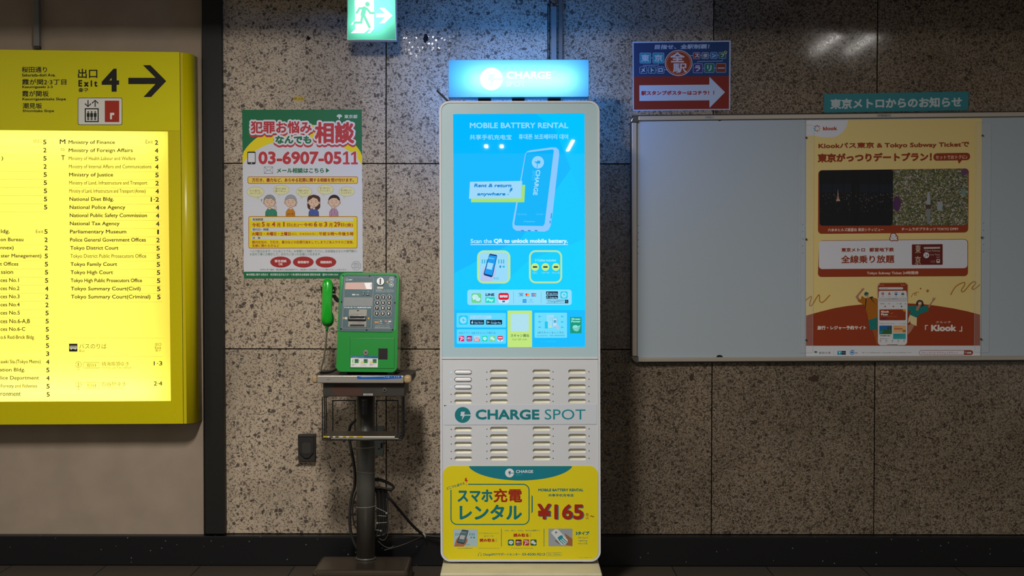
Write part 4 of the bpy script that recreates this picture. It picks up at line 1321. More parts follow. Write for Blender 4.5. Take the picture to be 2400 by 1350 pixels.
g.poly([(1341.8, 769), (1342.6, 764.5), (1346, 762.2), (1351, 762.2), (1355, 764.6), (1361, 761.6), (1358.5, 771), (1355.5, 775.4), (1351, 777), (1346, 775.5)], '*8ce4dc', 4)
for k in range(4):
    g.line([(1342.5, 768 + 2.3 * k), (1350, 769.6 + 2.2 * k), (1356, 767 + 2.1 * k), (1361, 762.5 + 2 * k)], 0.7, '*08987c', 5)
g.build()

# ---- brand strip and advert on the slotted front
TEAL = '#0b7078'
bs = ext('brand_strip', mat('strip_white', 'bfc4cc', rough=0.45), [(1041, 949.3), (1398.6, 947.8), (1398.6, 994.2), (1041.4, 996)], KP, -0.0008, 0.0006, kk)
ext('peeled_corner', mat('dark_smudge', '2a2724', rough=0.9), [(1040.8, 949.4), (1047.5, 949.3), (1044.5, 950.6), (1041, 952.6)], KP, 0.0006, 0.0009, bs)
g = Art('lettering', KP, 0.0008, bs)
g.bolt_logo(1084.5, 972.4, 18.6, TEAL, '#bfc4cc', 1)
g.text('CHARGE', 1114.6, 959.6, 1264.4, 983.6, TEAL, 1, b=1.3)
g.build()
g = Art('thin_lettering', KP, 0.0008, bs)
g.text('SPOT', 1276.6, 959.4, 1372, 983.4, '#13808a', 1)
g.build()
ad = ext('advert_panel', mat('advert_yellow', 'd2c205', rough=0.45), warp(rr(0, 0, 364, 220, 21, 10), [(1038, 1092), (1401.6, 1091.8), (1402.4, 1312), (1038.4, 1312)]), KP, -0.0008, 0.0006, kk)
AT, AR = '#0c6a6e', '#94210f'
g = Art('advert_artwork', KP, 0.0007, ad)
g.poly([(max(1099, min(1341, x)), max(1092.3, y)) for x, y in ell(1220, 1084, 125, 42, None or 60)], '#0d7382', 1)
g.bolt_logo(1194.4, 1108.4, 10.4, '#d0d2d6', '#0d7382', 2)
g.line([(1057, 1148), (1057, 1214)] + [(1071 - 14 * math.cos(a), 1215 + 14 * math.sin(a)) for a in (math.pi / 2 * k / 6 for k in range(7))] +
       [(1226 + 14 * math.sin(a), 1215 + 14 * math.cos(a)) for a in (math.pi / 2 * k / 6 for k in range(7))] +
       [(1226 + 14 * math.cos(a), 1149 - 14 * math.sin(a)) for a in (math.pi / 2 * k / 6 for k in range(7))] + [(1097, 1135)], 2.4, AT, 1)
g.poly([(1245.6, 1159.6), (1248.6, 1164), (1248.6, 1199), (1245.6, 1203.6)], AT, 1)
Ap = lambda x, y: (1020 + x / 5, 1080 + y / 5)
g.poly([Ap(*p) for p in ((350, 202), (372, 198), (368, 222), (382, 226), (362, 265), (366, 240), (347, 238))], '#b02a18', 1).ell(*Ap(365, 281), 1.0, 1.0, '#b02a18', 1, n=10)
hand_phone(g, (1063, 1239.6, 1119.6, 1280.6), 1, False)
for x in (1175, 1275):
    g.rect(x - 0.6, 1239, x + 0.6, 1280.6, AT, 1)
for k, x in zip('ldpw', (1190.4, 1208.2, 1225.8, 1243.4)):
    sq_icon(g, k, x, 1264.4, 14.2, 1, False)
g.rect(1285.4, 1239, 1341.6, 1280, '#8d949c', 1)
g.poly([(1323, 1249), (1328, 1253), (1341.6, 1263), (1341.6, 1280), (1326, 1277), (1330, 1268)], '#8d5c3c', 2)
g.poly([(1301, 1264), (1306, 1268), (1313, 1276), (1309, 1274), (1302, 1268)], '#6d4434', 2)
g.poly([(1291, 1248), (1301, 1240), (1308, 1240.6), (1331, 1266), (1330, 1271), (1321, 1278), (1316, 1277)], '#c3c6c9', 3)
g.poly([(1300, 1247.5), (1304, 1244.6), (1306.6, 1248), (1302.4, 1251)], '#70747c', 4)
g.poly([(1306.5, 1260.5), (1312, 1255.5), (1317, 1254), (1319.6, 1257.5), (1319, 1261), (1311, 1266.5)], '#137f8c', 4)
for dx in (0, 3.6, 7.2):
    g.line([(1309.5 + dx, 1264.5 - dx * .8), (1321.5 + dx, 1276.2 - dx * .8)], 2.2, '#137f8c', 4)
g.loop(rr(1280, 1295, 1316.6, 1302.6, 3.8), 0.5, AT, 1).line([(1124.4 + 3.6 * math.cos(a), 1299.2 + 3.6 * math.sin(a)) for a in (math.pi * (0.8 + 1.4 * k / 14) for k in range(15))], 0.7, AT, 1)
g.ell(1121.2, 1301.4, 1.0, 1.5, AT, 1, n=10).ell(1127.6, 1301.4, 1.0, 1.5, AT, 1, n=10)
g.build()
g = Art('lettering', KP, 0.0007, ad)
g.text('CHARGE', 1209, 1101.4, 1249.6, 1108.6, '#c2ccd2', 2, b=0.35).text('SPOT', 1209, 1110.4, 1226, 1115.8, '#3a93a0', 2)
g.text('どこでも返せる', 0, 0, 1, 1, AT, 1, b=0.2, q=[Ap(*p) for p in ((131, 311), (338, 247), (346, 274), (139, 340))])
g.text('スマホ', 1072.4, 1147, 1154.8, 1177, AT, 1, b=1.3).text('充電', 1156.6, 1145, 1223.8, 1177.6, AR, 1, b=0.9).text('レンタル', 1077, 1182.6, 1223.4, 1219, AT, 1, b=1.5)
g.text('MOBILE BATTERY RENTAL', 1261.4, 1145, 1367.6, 1151.6, AT, 1, b=0.4).text('共享手机充电宝', 1285, 1157.4, 1344.4, 1164, AT, 1, b=0.2)
g.text('¥165', 1261, 1182, 1369.8, 1218.8, '#1d7580', 1, b=1.8).text('¥165', 1259.2, 1180.4, 1367.6, 1217.6, AR, 2, b=1.8)
g.text('税', 1373, 1202.4, 1379.8, 1209.6, AR, 1).text('込', 1373, 1210, 1379.8, 1217, AR, 1).text('～', 1383.4, 1208, 1392.4, 1212.2, AR, 1, b=0.4)
g.text('アプリをダウンロードして', 1122.4, 1248, 1168, 1252, AT, 1).text('QRコードを', 1134, 1254.4, 1156.4, 1258.4, AT, 1)
g.text('読み取る', 1124, 1262, 1159.4, 1270.2, '#a02a12', 1, b=0.45).text('だ', 1161.6, 1262.4, 1165, 1265.8, AT, 1).text('け', 1161.6, 1266.4, 1165, 1269.8, AT, 1)
g.text('LINE、d払い、PayPay、WeChat連携なら', 1183, 1241.2, 1265.4, 1245.6, AT, 1).text('読み取る', 1203.4, 1250, 1239.4, 1258.6, '#a02a12', 1, b=0.45).text('だ', 1241.4, 1250.4, 1244.8, 1253.8, AT, 1).text('け', 1241.4, 1254.4, 1244.8, 1257.8, AT, 1)
g.text('3タイプ', 1349, 1245, 1381, 1254, AT, 1, b=0.6).text('USB Type-C', 1353.6, 1258.4, 1378, 1262.6, AT, 1).text('Lightning', 1356, 1264.8, 1376, 1269.8, AT, 1).text('micro USB', 1355, 1271.4, 1376.6, 1275.4, AT, 1)
g.text('※はじめての方は会員登録が必要です', 1073, 1283.6, 1108, 1286, AT, 1).text('※ Download the app and scan the QR code', 1121, 1283.8, 1169.6, 1285.8, AT, 1).text('※ For those who do not wish to download', 1198.6, 1283.8, 1249, 1285.8, AT, 1)
g.text('ChargeSPOTサポートセンター', 1132, 1295.8, 1219.4, 1303.4, AT, 1, b=0.15).text('03-4500-9213', 1223.4, 1296, 1277, 1302, AT, 1, b=0.2).text('24H / 365days', 1284, 1297, 1313, 1301, AT, 1).text('※本サービスの詳細はアプリから', 1358, 1306, 1388, 1307.4, AT, 1)
g.build()

# ------------------------------------------------------------------ telephone stand
ZP = lambda z: Plane((0, 0, z), (0, 0, 1))
GREY = mat('stand_grey', '5a5853', rough=0.4, metal=0.35, bump=(40, 0.05, 0.25))
DKG = mat('stand_dark', '3a352f', rough=0.5, metal=0.2, bump=(25, 0.08, 0.45))
ALU = mat('aluminium', 'c3bdb4', rough=0.32, metal=0.85)
BEI = mat('beige_cap', '9a8260', rough=0.5)
YF_ = -0.52
SP = YP(YF_)
ts = thing('telephone_stand', 'grey steel pedestal stand with a shelf and wire rack under the green telephone', 'stand', (SP.at(857, 900).x, -0.3, 0.0))
zt, zb2 = SP.at(845, 880).z, SP.at(845, 898.5).z
xa, xb = SP.at(743, 890).x, SP.at(946, 890).x
x0_, x1_ = SP.at(731, 890).x, SP.at(964, 890).x
box('shelf', DKG, x0_ + 0.012, x1_ - 0.008, YF_ + 0.012, -0.235, zb2 + 0.006, zt - 0.001, ts, bevel=0.003)
fs_ = box('front_strip', ALU, xa, xb, YF_, YF_ + 0.014, zb2, zt, ts, bevel=0.004)
for xl, xr in ((x0_, xa), (xb, x1_)):
    box('end_cap', BEI, xl, xr, YF_ - 0.001, YF_ + 0.035, zb2 - 0.001, zt + 0.001, ts, bevel=0.011)
    box('side_rail', DKG, xl + 0.001, xr - 0.001, YF_ + 0.033, -0.24, zb2, zt, ts, bevel=0.006)
g = Art('strip_sticker', SP, 0.0003, fs_)
g.poly([(836, 881.8), (941, 880.8), (941, 886.6), (900, 889), (838, 888.6)], '#0a4f9a', 0).poly([(841, 882.6), (900, 881.4), (903, 882.6), (850, 883.6)], '#a8b8c8', 1)
g.text('110・119', 901, 881.2, 936, 885, '#a8c0d8', 1)
g.build()
g = Art('lettering', SP, 0.0003, fs_)
g.text('NTT', 766, 888.2, 774, 890.8, '#28282c', 1)
g.build()
BP = YP(-0.495)
ub = ext('under_box', DKG, rr(757, 898, 948, 929.5, 2, 3), BP, -0.23, 0.0, ts, bevel=0.004)
ext('lock', GREY, ell(901.4, 914, 5.2), BP, -0.002, 0.003, ub, bevel=0.001)
ext('lock_core', mat('indicator_black'), ell(901.4, 914, 2.2), BP, 0.002, 0.0035, ub)
ext('rust_patch', mat('rust_brown', '3d2418', rough=0.8), [(782, 903), (800, 901), (825, 903), (850, 910), (846, 920), (850, 928), (790, 928), (778, 918)], BP, -0.002, 0.0003, ub)
lb_ = ext('tag_label', mat('label_grey', '8f8d86', rough=0.5), [(851.4, 922.2), (874, 922.2), (874, 927), (851.4, 927)], BP, -0.002, 0.0006, ub)
g = Art('lettering', BP, 0.0007, lb_)
g.text('CAL-3', 857, 923.4, 869, 925.8, '#333333', 1)
g.build()
YPOLE = -0.275
PP = YP(YPOLE)
px_ = PP.at(857.2, 1100).x
prad = (PP.at(878.8, 1100).x - PP.at(835.6, 1100).x) / 2
zbase = 0.078
cylz('pole', GREY, (px_, YPOLE), prad, zbase, BP.at(857, 929).z, ts)
cylz('pole_collar', GREY, (px_, YPOLE), prad + 0.004, zbase, zbase + 0.008, ts)
FP = YP(YPOLE - prad)
pl_ = ext('pole_plate', mat('indicator_black'), rr(845.6, 934.5, 861, 972.5, 1, 3), FP, -0.012, 0.0008, ts)
g = Art('lettering', FP, 0.0009, pl_)
g.text('公衆電話 TELEPHONE', 0, 0, 1, 1, '#7a7a76', 1, q=((853.4, 943), (853.4, 970.5), (849.4, 970.5), (849.4, 943))).ell(851.5, 938.6, 2.4, 1.4, '#7a7a76', 1)
g.build()
B0 = ZP(zbase)
yb0, yb1 = B0.at(840, 1337.5).y, B0.at(840, 1303).y
bl, br_ = B0.at(731, 1337.5).x, B0.at(957, 1337.5).x
box('base_plate', mat('base_steel', '5a5044', rough=0.25, metal=0.75, bump=(30, 0.05, 0.2)), bl, br_, yb0, yb1, 0.0, zbase, ts, bevel=0.016)
# wire rack
WIR = mat('black_wire', '0d0c0b', rough=0.4)
R1, R0 = YP(-0.49), YP(-0.33)


def wire(pts, r=0.0024):
    return tube('rack_wire', WIR, pts, r, ts, n=8)


zrail = R1.at(757, 1031).z
ztop = BP.at(857, 931).z
for x, yw in ((R1.at(756, 980).x, -0.49), (R1.at(756, 980).x, -0.43), (R1.at(756, 980).x, -0.38), (R1.at(941.8, 980).x, -0.49), (R1.at(941.8, 980).x, -0.43), (R1.at(941.8, 980).x, -0.38)):
    s_ = 1 if x < px_ else -1
    wire(smooth_path([(x + 0.022 * s_, yw, ztop), (x + 0.004 * s_, yw, ztop - 0.001), (x, yw, ztop - 0.007), (x, yw, ztop - 0.08), (x, yw, zrail + 0.006), (x + 0.003 * s_, yw, zrail + 0.001), (x + 0.012 * s_, yw, zrail)], 5))
for xa_, xb_ in ((780, 832), (882.4, 932.6)):
    wire(smooth_path([R0.at(xa_, 1016), R0.at(xa_, 960), R0.at(xa_, 942), R0.at(xa_ + 3, 939), R0.at(xb_ - 3, 939), R0.at(xb_, 942), R0.at(xb_, 960), R0.at(xb_, 1016)], 5))
for y in (-0.49, -0.43, -0.38, -0.33):
    p = R1.at(757, 1031)
    wire([Vector((R1.at(757, 1031).x, y, p.z)), Vector((R1.at(941.8, 1031).x, y, p.z))])
for x in (757, 800, 857, 905, 941.8):
    p = R1.at(x, 1031)
    wire([Vector((p.x, -0.49, p.z)), Vector((p.x, -0.33, p.z))], 0.002)
wire([R1.at(780, 1031) * 1.0, Vector((R1.at(780, 1031).x, -0.33, R1.at(780, 1031).z)), R0.at(780, 1016)], 0.002)
# directories lying in the rack
zr = R1.at(757, 1031).z + 0.0032
bk = thing('magazine', 'thin grey booklet lying at the bottom of the wire rack', 'booklet', (R1.at(850, 1028).x, -0.42, zr), 'booklets in the wire rack')
box('pages', mat('page_grey', '8a867c', rough=0.8), R1.at(776, 1028).x, R1.at(934, 1028).x, -0.488, -0.345, zr + 0.0006, zr + 0.0045, bk)
box('cover', mat('cover_dark', '2b2826', rough=0.5), R1.at(773.6, 1028).x, R1.at(934.6, 1028).x, -0.4885, -0.345, zr + 0.0045, zr + 0.0052, bk)
box('cover', mat('cover_dark'), R1.at(773.6, 1028).x, R1.at(934.6, 1028).x, -0.4885, -0.345, zr, zr + 0.0006, bk)
z2 = zr + 0.0055
bk = thing('magazine', 'white and yellow edged booklet lying on top in the wire rack', 'booklet', (R1.at(845, 1024).x, -0.42, z2), 'booklets in the wire rack')
pg_ = box('pages', mat('page_white', 'c9c3b4', rough=0.7), R1.at(759, 1024).x, R1.at(925, 1024).x, -0.4895, -0.342, z2 + 0.0006, z2 + 0.0068, bk)
box('cover', mat('cover_brown', '38332c', rough=0.35), R1.at(758.6, 1024).x, R1.at(925.6, 1024).x, -0.4905, -0.341, z2 + 0.0068, z2 + 0.0076, bk)
box('cover', mat('cover_brown'), R1.at(758.6, 1024).x, R1.at(925.6, 1024).x, -0.4905, -0.341, z2, z2 + 0.0006, bk)
ep = YP(-0.4896)
ye = ep.p.y
g_ = []
for x0, x1, c_ in ((757.6, 768, 'b89a10'), (772, 780, '4a4438'), (786, 794, '6a5c20'), (804, 811, 'a88c14'), (818, 828, 'b89a10'), (836, 850, 'c0a010')):
    box('index_tab', mat('tab_' + c_, c_, rough=0.6), R1.at(x0, 1024).x, R1.at(x1, 1024).x, ye - 0.0004, ye + 0.01, z2 + 0.0012, z2 + 0.0062, bk)

# ------------------------------------------------------------------ green public telephone
TILT = math.radians(9)
TP = Plane((0, -0.485, SP.at(860, 872).z + 0.002), (0, -math.cos(TILT), math.sin(TILT)))
GRN = mat('phone_green', '077d28', rough=0.28, spec=0.5, coat=0.3)
GRD = mat('phone_green_dark', '0b7a2c', rough=0.35)
ph = thing('public_telephone', 'green push-button public telephone standing on the pedestal shelf', 'telephone', (TP.at(860, 872).x, -0.42, zt))
pq = [(796.5, 638.5), (936.5, 639.5), (930.5, 873), (787.2, 871.5)]
outb = rrq(pq, 13, 8)
bd_ = ext('body', GRN, outb, TP, -0.15, 0.0, ph, bevel=0.009)
for v in bd_.data.vertices:
    v.co.z = max(v.co.z, zt + 0.004)
for x in (805, 915):
    box('foot', mat('black_rubber'), TP.at(x - 8, 870).x, TP.at(x + 8, 870).x, -0.47, -0.35, zt + 0.0002, TP.at(x, 868).z + 0.01, ph)
Pz = lambda x, y: (790 + x / 9.0, 635 + y / 9.0)
fq = [Pz(95, 92), Pz(1262, 96), Pz(1226, 1285), Pz(35, 1275)]
rq = [Pz(78, 76), Pz(1280, 78), Pz(1242, 1302), Pz(17, 1292)]
# raised rim round the face plate
oi, ii = rrq(rq, 9, 8), rrq(fq, 8, 8)
n_ = len(oi)
vs = [TP.at(x, y, -0.001) for x, y in oi] + [TP.at(x, y, 0.0035) for x, y in warp(oi, [(a * .5 + c * .5, b * .5 + d * .5) for (a, b), (c, d) in zip(rq, fq)])] + [TP.at(x, y, 0.0005) for x, y in ii]
fs = [(k, (k + 1) % n_, n_ + (k + 1) % n_, n_ + k) for k in range(n_)] + [(n_ + k, n_ + (k + 1) % n_, 2 * n_ + (k + 1) % n_, 2 * n_ + k) for k in range(n_)]
fixn(mesh('face_rim', vs, fs, mat('rim_green', '3aa558', rough=0.2, coat=0.5), ph))
fp = ext('face_plate', mat('face_metal', '3c555c', rough=0.42, metal=0.25, bump=(120, 0.05, 0.3)), ii, TP, -0.0005, 0.001, ph)
SCW = mat('screw_dark', '17181a', rough=0.3, metal=0.6)
for x, y in ((132, 107), (685, 108), (1232, 123), (95, 655), (1218, 672), (83, 1222), (625, 1246), (1170, 1241)):
    ext('screw', SCW, ell(*Pz(x, y), 1.9, n=14), TP, 0.0008, 0.0026, fp, bevel=0.0006)
PWT = '#c9cfce'
g = Art('printed_lettering', TP, 0.0012, fp)
g.loop([Pz(165, 142), Pz(775, 150), Pz(718, 1215), Pz(105, 1206)], 0.7, '#a89c94', 0)
g.loop(ell(*Pz(213, 186), 2.3, n=18), 0.7, PWT, 1).text('NTT', *Pz(250, 175), *Pz(325, 203), PWT, 1, b=0.3)
g.text('音量 / VOL', *Pz(315, 484), *Pz(468, 516), PWT, 1, b=0.2).text('-', *Pz(545, 434), *Pz(572, 439), PWT, 1, b=0.1).text('+', *Pz(642, 426), *Pz(670, 448), PWT, 1)
g.text('テレホンカード / TELEPHONE CARD', *Pz(150, 756), *Pz(718, 788), PWT, 1, b=0.25)
g.poly([Pz(1038, 232), Pz(1080, 193), Pz(1078, 272)], '#d8a020', 1).poly([Pz(645, 1000), Pz(678, 978), Pz(676, 1028)], '#d8a020', 1).poly([Pz(133, 968), Pz(165, 995), Pz(133, 1022)], '#d8a020', 1).rect(*Pz(168, 975), *Pz(216, 1020), PWT, 1)
g.poly([Pz(187, 985), Pz(204, 985), Pz(196, 1010)], '#30383a', 2)
for (x, y), s in (((1148, 180), '10'), ((1145, 290), '100')):
    g.loop(ell(*Pz(x, y), 5.2, n=24), 0.8, PWT, 1).text(s, *Pz(x - 26, y - 22), *Pz(x + 26, y + 22), PWT, 1, b=0.25)
g.rr(*Pz(848, 333), *Pz(972, 375), 1, '#cfc4b0', 1).text('CAL-3', *Pz(868, 343), *Pz(950, 365), '#8a6a30', 2)
g.text('100円硬貨は、おつりがでません。', *Pz(815, 393), *Pz(1200, 420), PWT, 1).text('No change is given for 100-yen coins.', *Pz(815, 430), *Pz(1195, 452), PWT, 1)
g.loop([Pz(776, 1030), Pz(1165, 1036), Pz(1156, 1220), Pz(772, 1214)], 0.6, '#a89c94', 0).line([Pz(774, 1120), Pz(1161, 1126)], 0.5, '#a89c94', 0).line([Pz(882, 1032), Pz(880, 1121)], 0.5, '#a89c94', 0)
g.text('SOS', *Pz(792, 1062), *Pz(872, 1100), '#d8921c', 1, b=0.4).text('110', *Pz(893, 1090), *Pz(948, 1115), PWT, 1).text('119', *Pz(1045, 1092), *Pz(1100, 1117), PWT, 1)
g.poly([Pz(893, 1070), Pz(925, 1045), Pz(957, 1070)], PWT, 1).rr(*Pz(1003, 1050), *Pz(1060, 1076), 1, '#c87870', 1).rect(*Pz(1082, 1054), *Pz(1142, 1080), PWT, 1)
g.text('このままダイヤルして下さい。', *Pz(800, 1147), *Pz(1125, 1175), PWT, 1).text('Please dial without coins/card.', *Pz(800, 1181), *Pz(1115, 1203), PWT, 1)
g.build()
dsp = ext('display', mat('display_glass', 'c9b4ac', rough=0.12, coat=0.6), rrq([Pz(178, 246), Pz(745, 241), Pz(742, 396), Pz(166, 393)], 1.6, 4), TP, 0.0008, 0.003, ph, bevel=0.0005)
g = Art('display_panel', TP, 0.0032, dsp)
g.poly([Pz(176, 262), Pz(560, 262), Pz(478, 385), Pz(172, 386)], '#caa79e', 0).poly([Pz(575, 255), Pz(735, 250), Pz(733, 386), Pz(620, 386)], '#f2eef2', 0).poly([Pz(715, 275), Pz(725, 275), Pz(724, 350), Pz(714, 350)], '#8a8a90', 1)
g.build()
ext('gray_strip', mat('strip_grey', '7d8182', rough=0.45, bump=(30, 0.05, 0.25)), [Pz(150, 556), Pz(748, 561), Pz(735, 745), Pz(138, 744)], TP, 0.0008, 0.0014, fp)
KEYM = mat('key_black', '1a1c1e', rough=0.3)
for ri, xs in enumerate(((852, 975, 1105), (848, 970, 1100), (842, 967, 1094), (837, 963, 1088))):
    for ci, x in enumerate(xs):
        y = (557, 672, 787, 900)[ri]
        k_ = ext('key', KEYM, ell(*Pz(x, y), 4.9, n=22), TP, 0.0008, 0.0045, ph, bevel=0.001)
        g = Art('key_print', TP, 0.0047, k_)
        s = ('123', '456', '789', '*0#')[ri][ci]
        hw = 6 if s == '1' else 16
        g.text(s, *Pz(x - hw, y - 27), *Pz(x + hw, y + 27), '#d8d4cc', 0, b=0.3)
        g.build()
        g = Art('key_ring', TP, 0.0013, k_)
        g.loop(ell(*Pz(x, y), 5.9, n=26), 0.8, '#b9bcba', 0)
        g.build()
for x, up in ((553, 0), (650, 1)):
    cx, cy = Pz(x, 492)
    pts = [(cx - 3.6, cy + 2.8), (cx + 3.6, cy + 2.8), (cx, cy - 3.4)] if up else [(cx - 3.6, cy - 2.8), (cx + 3.6, cy - 2.8), (cx, cy + 3.6)]
    k_ = ext('volume_button', KEYM, pts, TP, 0.0008, 0.004, ph, bevel=0.0008)
    g = Art('mark', TP, 0.0042, k_)
    g.poly([(cx + (a - cx) * .5, cy + (b - cy) * .5) for a, b in pts], PWT, 0)
    g.build()
co_ = ext('coin_slot', mat('coin_metal', 'a9abac', rough=0.3, metal=0.9), ell(*Pz(917, 226), 9.7, n=40), TP, 0.0008, 0.006, ph, bevel=0.002)
ext('slit', mat('indicator_black'), [Pz(902, 165), Pz(933, 165), Pz(930, 287), Pz(899, 287)], TP, 0.004, 0.0066, co_)
cr_ = ext('card_reader', mat('reader_metal', '7f7d76', rough=0.4, metal=0.6, bump=(80, 0.05, 0.2)), rrq([Pz(250, 815), Pz(635, 815), Pz(618, 1186), Pz(230, 1182)], 1.4, 4), TP, 0.0008, 0.0025, ph, bevel=0.0006)
ext('throat', mat('throat_black', '101010', rough=0.25), rrq([Pz(250, 938), Pz(622, 942), Pz(615, 1060), Pz(228, 1056)], 3, 5), TP, 0.002, 0.007, cr_, bevel=0.002)
CH = mat('chrome')
for (ya, yb) in ((946, 958), (1008, 1022)):
    ext('lip', CH, [Pz(262, ya), Pz(600, ya), Pz(598, yb), Pz(258, yb)], TP, 0.006, 0.0085, cr_, bevel=0.0008)
for xa_ in (258, 586):
    ext('lip', CH, [Pz(xa_, 955), Pz(xa_ + 18, 955), Pz(xa_ + 15, 1012), Pz(xa_ - 3, 1012)], TP, 0.006, 0.0085, cr_, bevel=0.0008)
ext('return_slot', mat('indicator_black'), [Pz(274, 1130), Pz(580, 1130), Pz(577, 1170), Pz(272, 1170)], TP, 0.002, 0.003, cr_)
g = Art('mark', TP, 0.0027, cr_)
g.poly([Pz(405, 828), Pz(478, 828), Pz(442, 860)], '#2a2a2a', 0).text('カードをお入れ下さい', *Pz(300, 905), *Pz(590, 925), '#4a4a48', 0).text('カード返却口', *Pz(320, 1085), *Pz(560, 1105), '#4a4a48', 0)
g.build()
# cash door
dr = ext('cash_door', GRN, [(821, 791.8), (924.3, 792.4), (923.6, 863.4), (820.6, 863)], TP, -0.003, 0.0012, ph, bevel=0.0008)
g = Art('seam', TP, 0.0003, dr)
g.loop([(820.4, 791), (925, 791.6), (924.3, 864), (820, 863.8)], 0.9, '#063d16', 0)
g.build()
lk = ext('lock', mat('lock_metal', '6e6a66', rough=0.35, metal=0.7), ell(857, 827, 6.6, n=26), TP, 0.001, 0.003, dr, bevel=0.0008)
ext('keyhole', mat('indicator_black'), ell(857.4, 826.8, 2.0, 1.6, n=14), TP, 0.002, 0.0034, lk)
ext('coin_return', mat('flap_black', '191517', rough=0.25), [(887, 816.6), (908.6, 816.8), (908.4, 843), (886.8, 842.8)], TP, 0.0005, 0.0022, dr)
ext('flap_edge', mat('rim_green'), [(888, 843), (907, 843.2), (907, 844.2), (888, 844)], TP, 0.0005, 0.0024, dr)
sk = ext('instruction_sticker', mat('sticker_white', 'c9cac9', rough=0.4), [(822.3, 834.7), (885.8, 835.4), (885.4, 861), (821.8, 860.4)], TP, 0.0008, 0.0017, dr)
Sz = lambda x, y: (780 + x / 11.247, 780 + y / 11.247)
g = Art('printed_artwork', TP, 0.0018, sk)
g.poly([Sz(478, 615), Sz(1190, 622), Sz(1188, 676), Sz(476, 666)], '#0a4a86', 0).text('公衆電話のかけ方', *Sz(497, 630), *Sz(822, 662), '#a8b8c8', 1).text('How to use', *Sz(838, 640), *Sz(1012, 660), '#4a86b8', 1)
for k, x in enumerate((500, 738, 975)):
    g.rect(*Sz(x + 75, 692), *Sz(x + 182, 800), '#1f7a2c', 1).rect(*Sz(x + 100, 702), *Sz(x + 160, 752), '#384048', 2)
    if k == 0:
        g.poly([Sz(x + 35, 690), Sz(x + 50, 700), Sz(x + 30, 745), Sz(x + 50, 790), Sz(x + 35, 800), Sz(x + 8, 745)], '#4a9a30', 1)
    else:
        g.poly([Sz(x, 760), Sz(x + 70, 745), Sz(x + 95, 775), Sz(x + 40, 812), Sz(x, 800)], '#c4b868', 3)
    if k:
        g.poly([Sz(x - 42, 728), Sz(x - 28, 742), Sz(x - 42, 756)], '#303438', 1)
    g.text(('受話器をとる', 'カードまたは', '電話番号を押して')[k], *Sz(x, 826), *Sz(x + (120, 145, 165)[k], 846), '#303438', 1).text(('Lift', 'コインを入れる', '話す')[k], *Sz(x, 856), *Sz(x + (60, 145, 75)[k], 874), '#484c50', 1)
g.build()


# handset, lying upright on its hook
def loft(name, m, rings, parent, n=20):
    """rings: (centre, half width along x, half depth along y)"""
    vs, fs = [], []
    for c, rx, ry in rings:
        for k in range(n):
            a = 2 * math.pi * k / n
            vs.append((c.x + rx * math.cos(a), c.y + ry * math.sin(a), c.z))
    for i in range(len(rings) - 1):
        for k in range(n):
            fs.append((i * n + k, i * n + (k + 1) % n, (i + 1) * n + (k + 1) % n, (i + 1) * n + k))
    fs.append(tuple(range(n)))
    fs.append(tuple((len(rings) - 1) * n + k for k in range(n)))
    return fixn(mesh(name, vs, fs, m, parent, smooth=True))


HPL = YP(-0.45)
mpx = HPL.at(781, 700).x - HPL.at(780, 700).x
HG = mat('handset_green', '109a20', rough=0.22, coat=0.5)
hs = bpy.data.objects.new('handset', None)
rings = []
for y, x, w in ((652.2, 768, 1.5), (653, 768, 5), (655, 768, 8), (659, 768.2, 10.6), (666, 768.6, 12.2), (690, 768.8, 12.4), (712, 768.2, 12.2), (730, 767.4, 12.6), (744, 767, 13.4),
                (752, 767, 13), (757, 767, 10.6), (760, 767, 7), (761.2, 767, 2)):
    t_ = (y - 652) / 110
    c = HPL.at(x, y, 0.012 + 0.012 * math.sin(math.pi * t_))
    rings.append((c, w * mpx, w * mpx * 0.72))
hs = loft('handset', HG, rings, ph)
for y0, y1, w in ((657, 690, 12.6), (728, 766, 14.8)):
    rg = []
    for k in range(9):
        a = math.pi * k / 8
        y = (y0 + y1) / 2 - (y1 - y0) / 2 * math.cos(a)
        rg.append((HPL.at(767 if y0 > 700 else 768.4, y, -0.012), w * mpx * max(math.sin(a), 0.08) ** 0.6, 0.024 * max(math.sin(a), 0.08) ** 0.6))
    loft('earpiece' if y0 < 700 else 'mouthpiece', GRD, rg, hs)
tube('cord_sleeve', GRD, [HPL.at(767, 759), HPL.at(766.8, 766), HPL.at(766.4, 776)], [0.0065, 0.006, 0.0045], hs)
pts = smooth_path([HPL.at(766.4, 775), HPL.at(764, 800), HPL.at(759, 838), HPL.at(753.5, 860), HPL.at(751, 872.2)], 14)
rr_ = [0.0033 + 0.0007 * (k % 2) for k in range(len(pts))]
tube('armoured_cord', mat('cord_steel', '7d7768', rough=0.35, metal=0.8), pts, rr_, ph)
zc = zt + 0.0045
c0 = HPL.at(751, 872.4)
tube('cord', mat('black_rubber'), smooth_path([c0 + Vector((0, 0, 0.004)), Vector((HPL.at(753, 874).x, -0.44, zc)), Vector((HPL.at(772, 870).x, -0.40, zc)), Vector((HPL.at(786, 866).x, -0.37, zc + 0.012)), Vector((HPL.at(794, 858).x, -0.36, zc + 0.026))], 8), 0.0042, ph)
HKM = mat('hook_steel', '2a2826', rough=0.3, metal=0.7)
ck = ext('hook', HKM, [(764, 690), (784, 691), (793, 702), (793, 710), (786, 708), (778, 697), (764, 697)], HPL, -0.034, -0.016, ph, bevel=0.001)
for x0, x1 in ((750.4, 756.4), (780.6, 786.2)):
    ext('hook_prong', HKM, [(x0, 670), (x1, 672), (x1 - 0.5, 688.5), (x0 + 2.6, 688.5), (x0 + 2, 680)], HPL, -0.02, 0.004, ck, bevel=0.001)
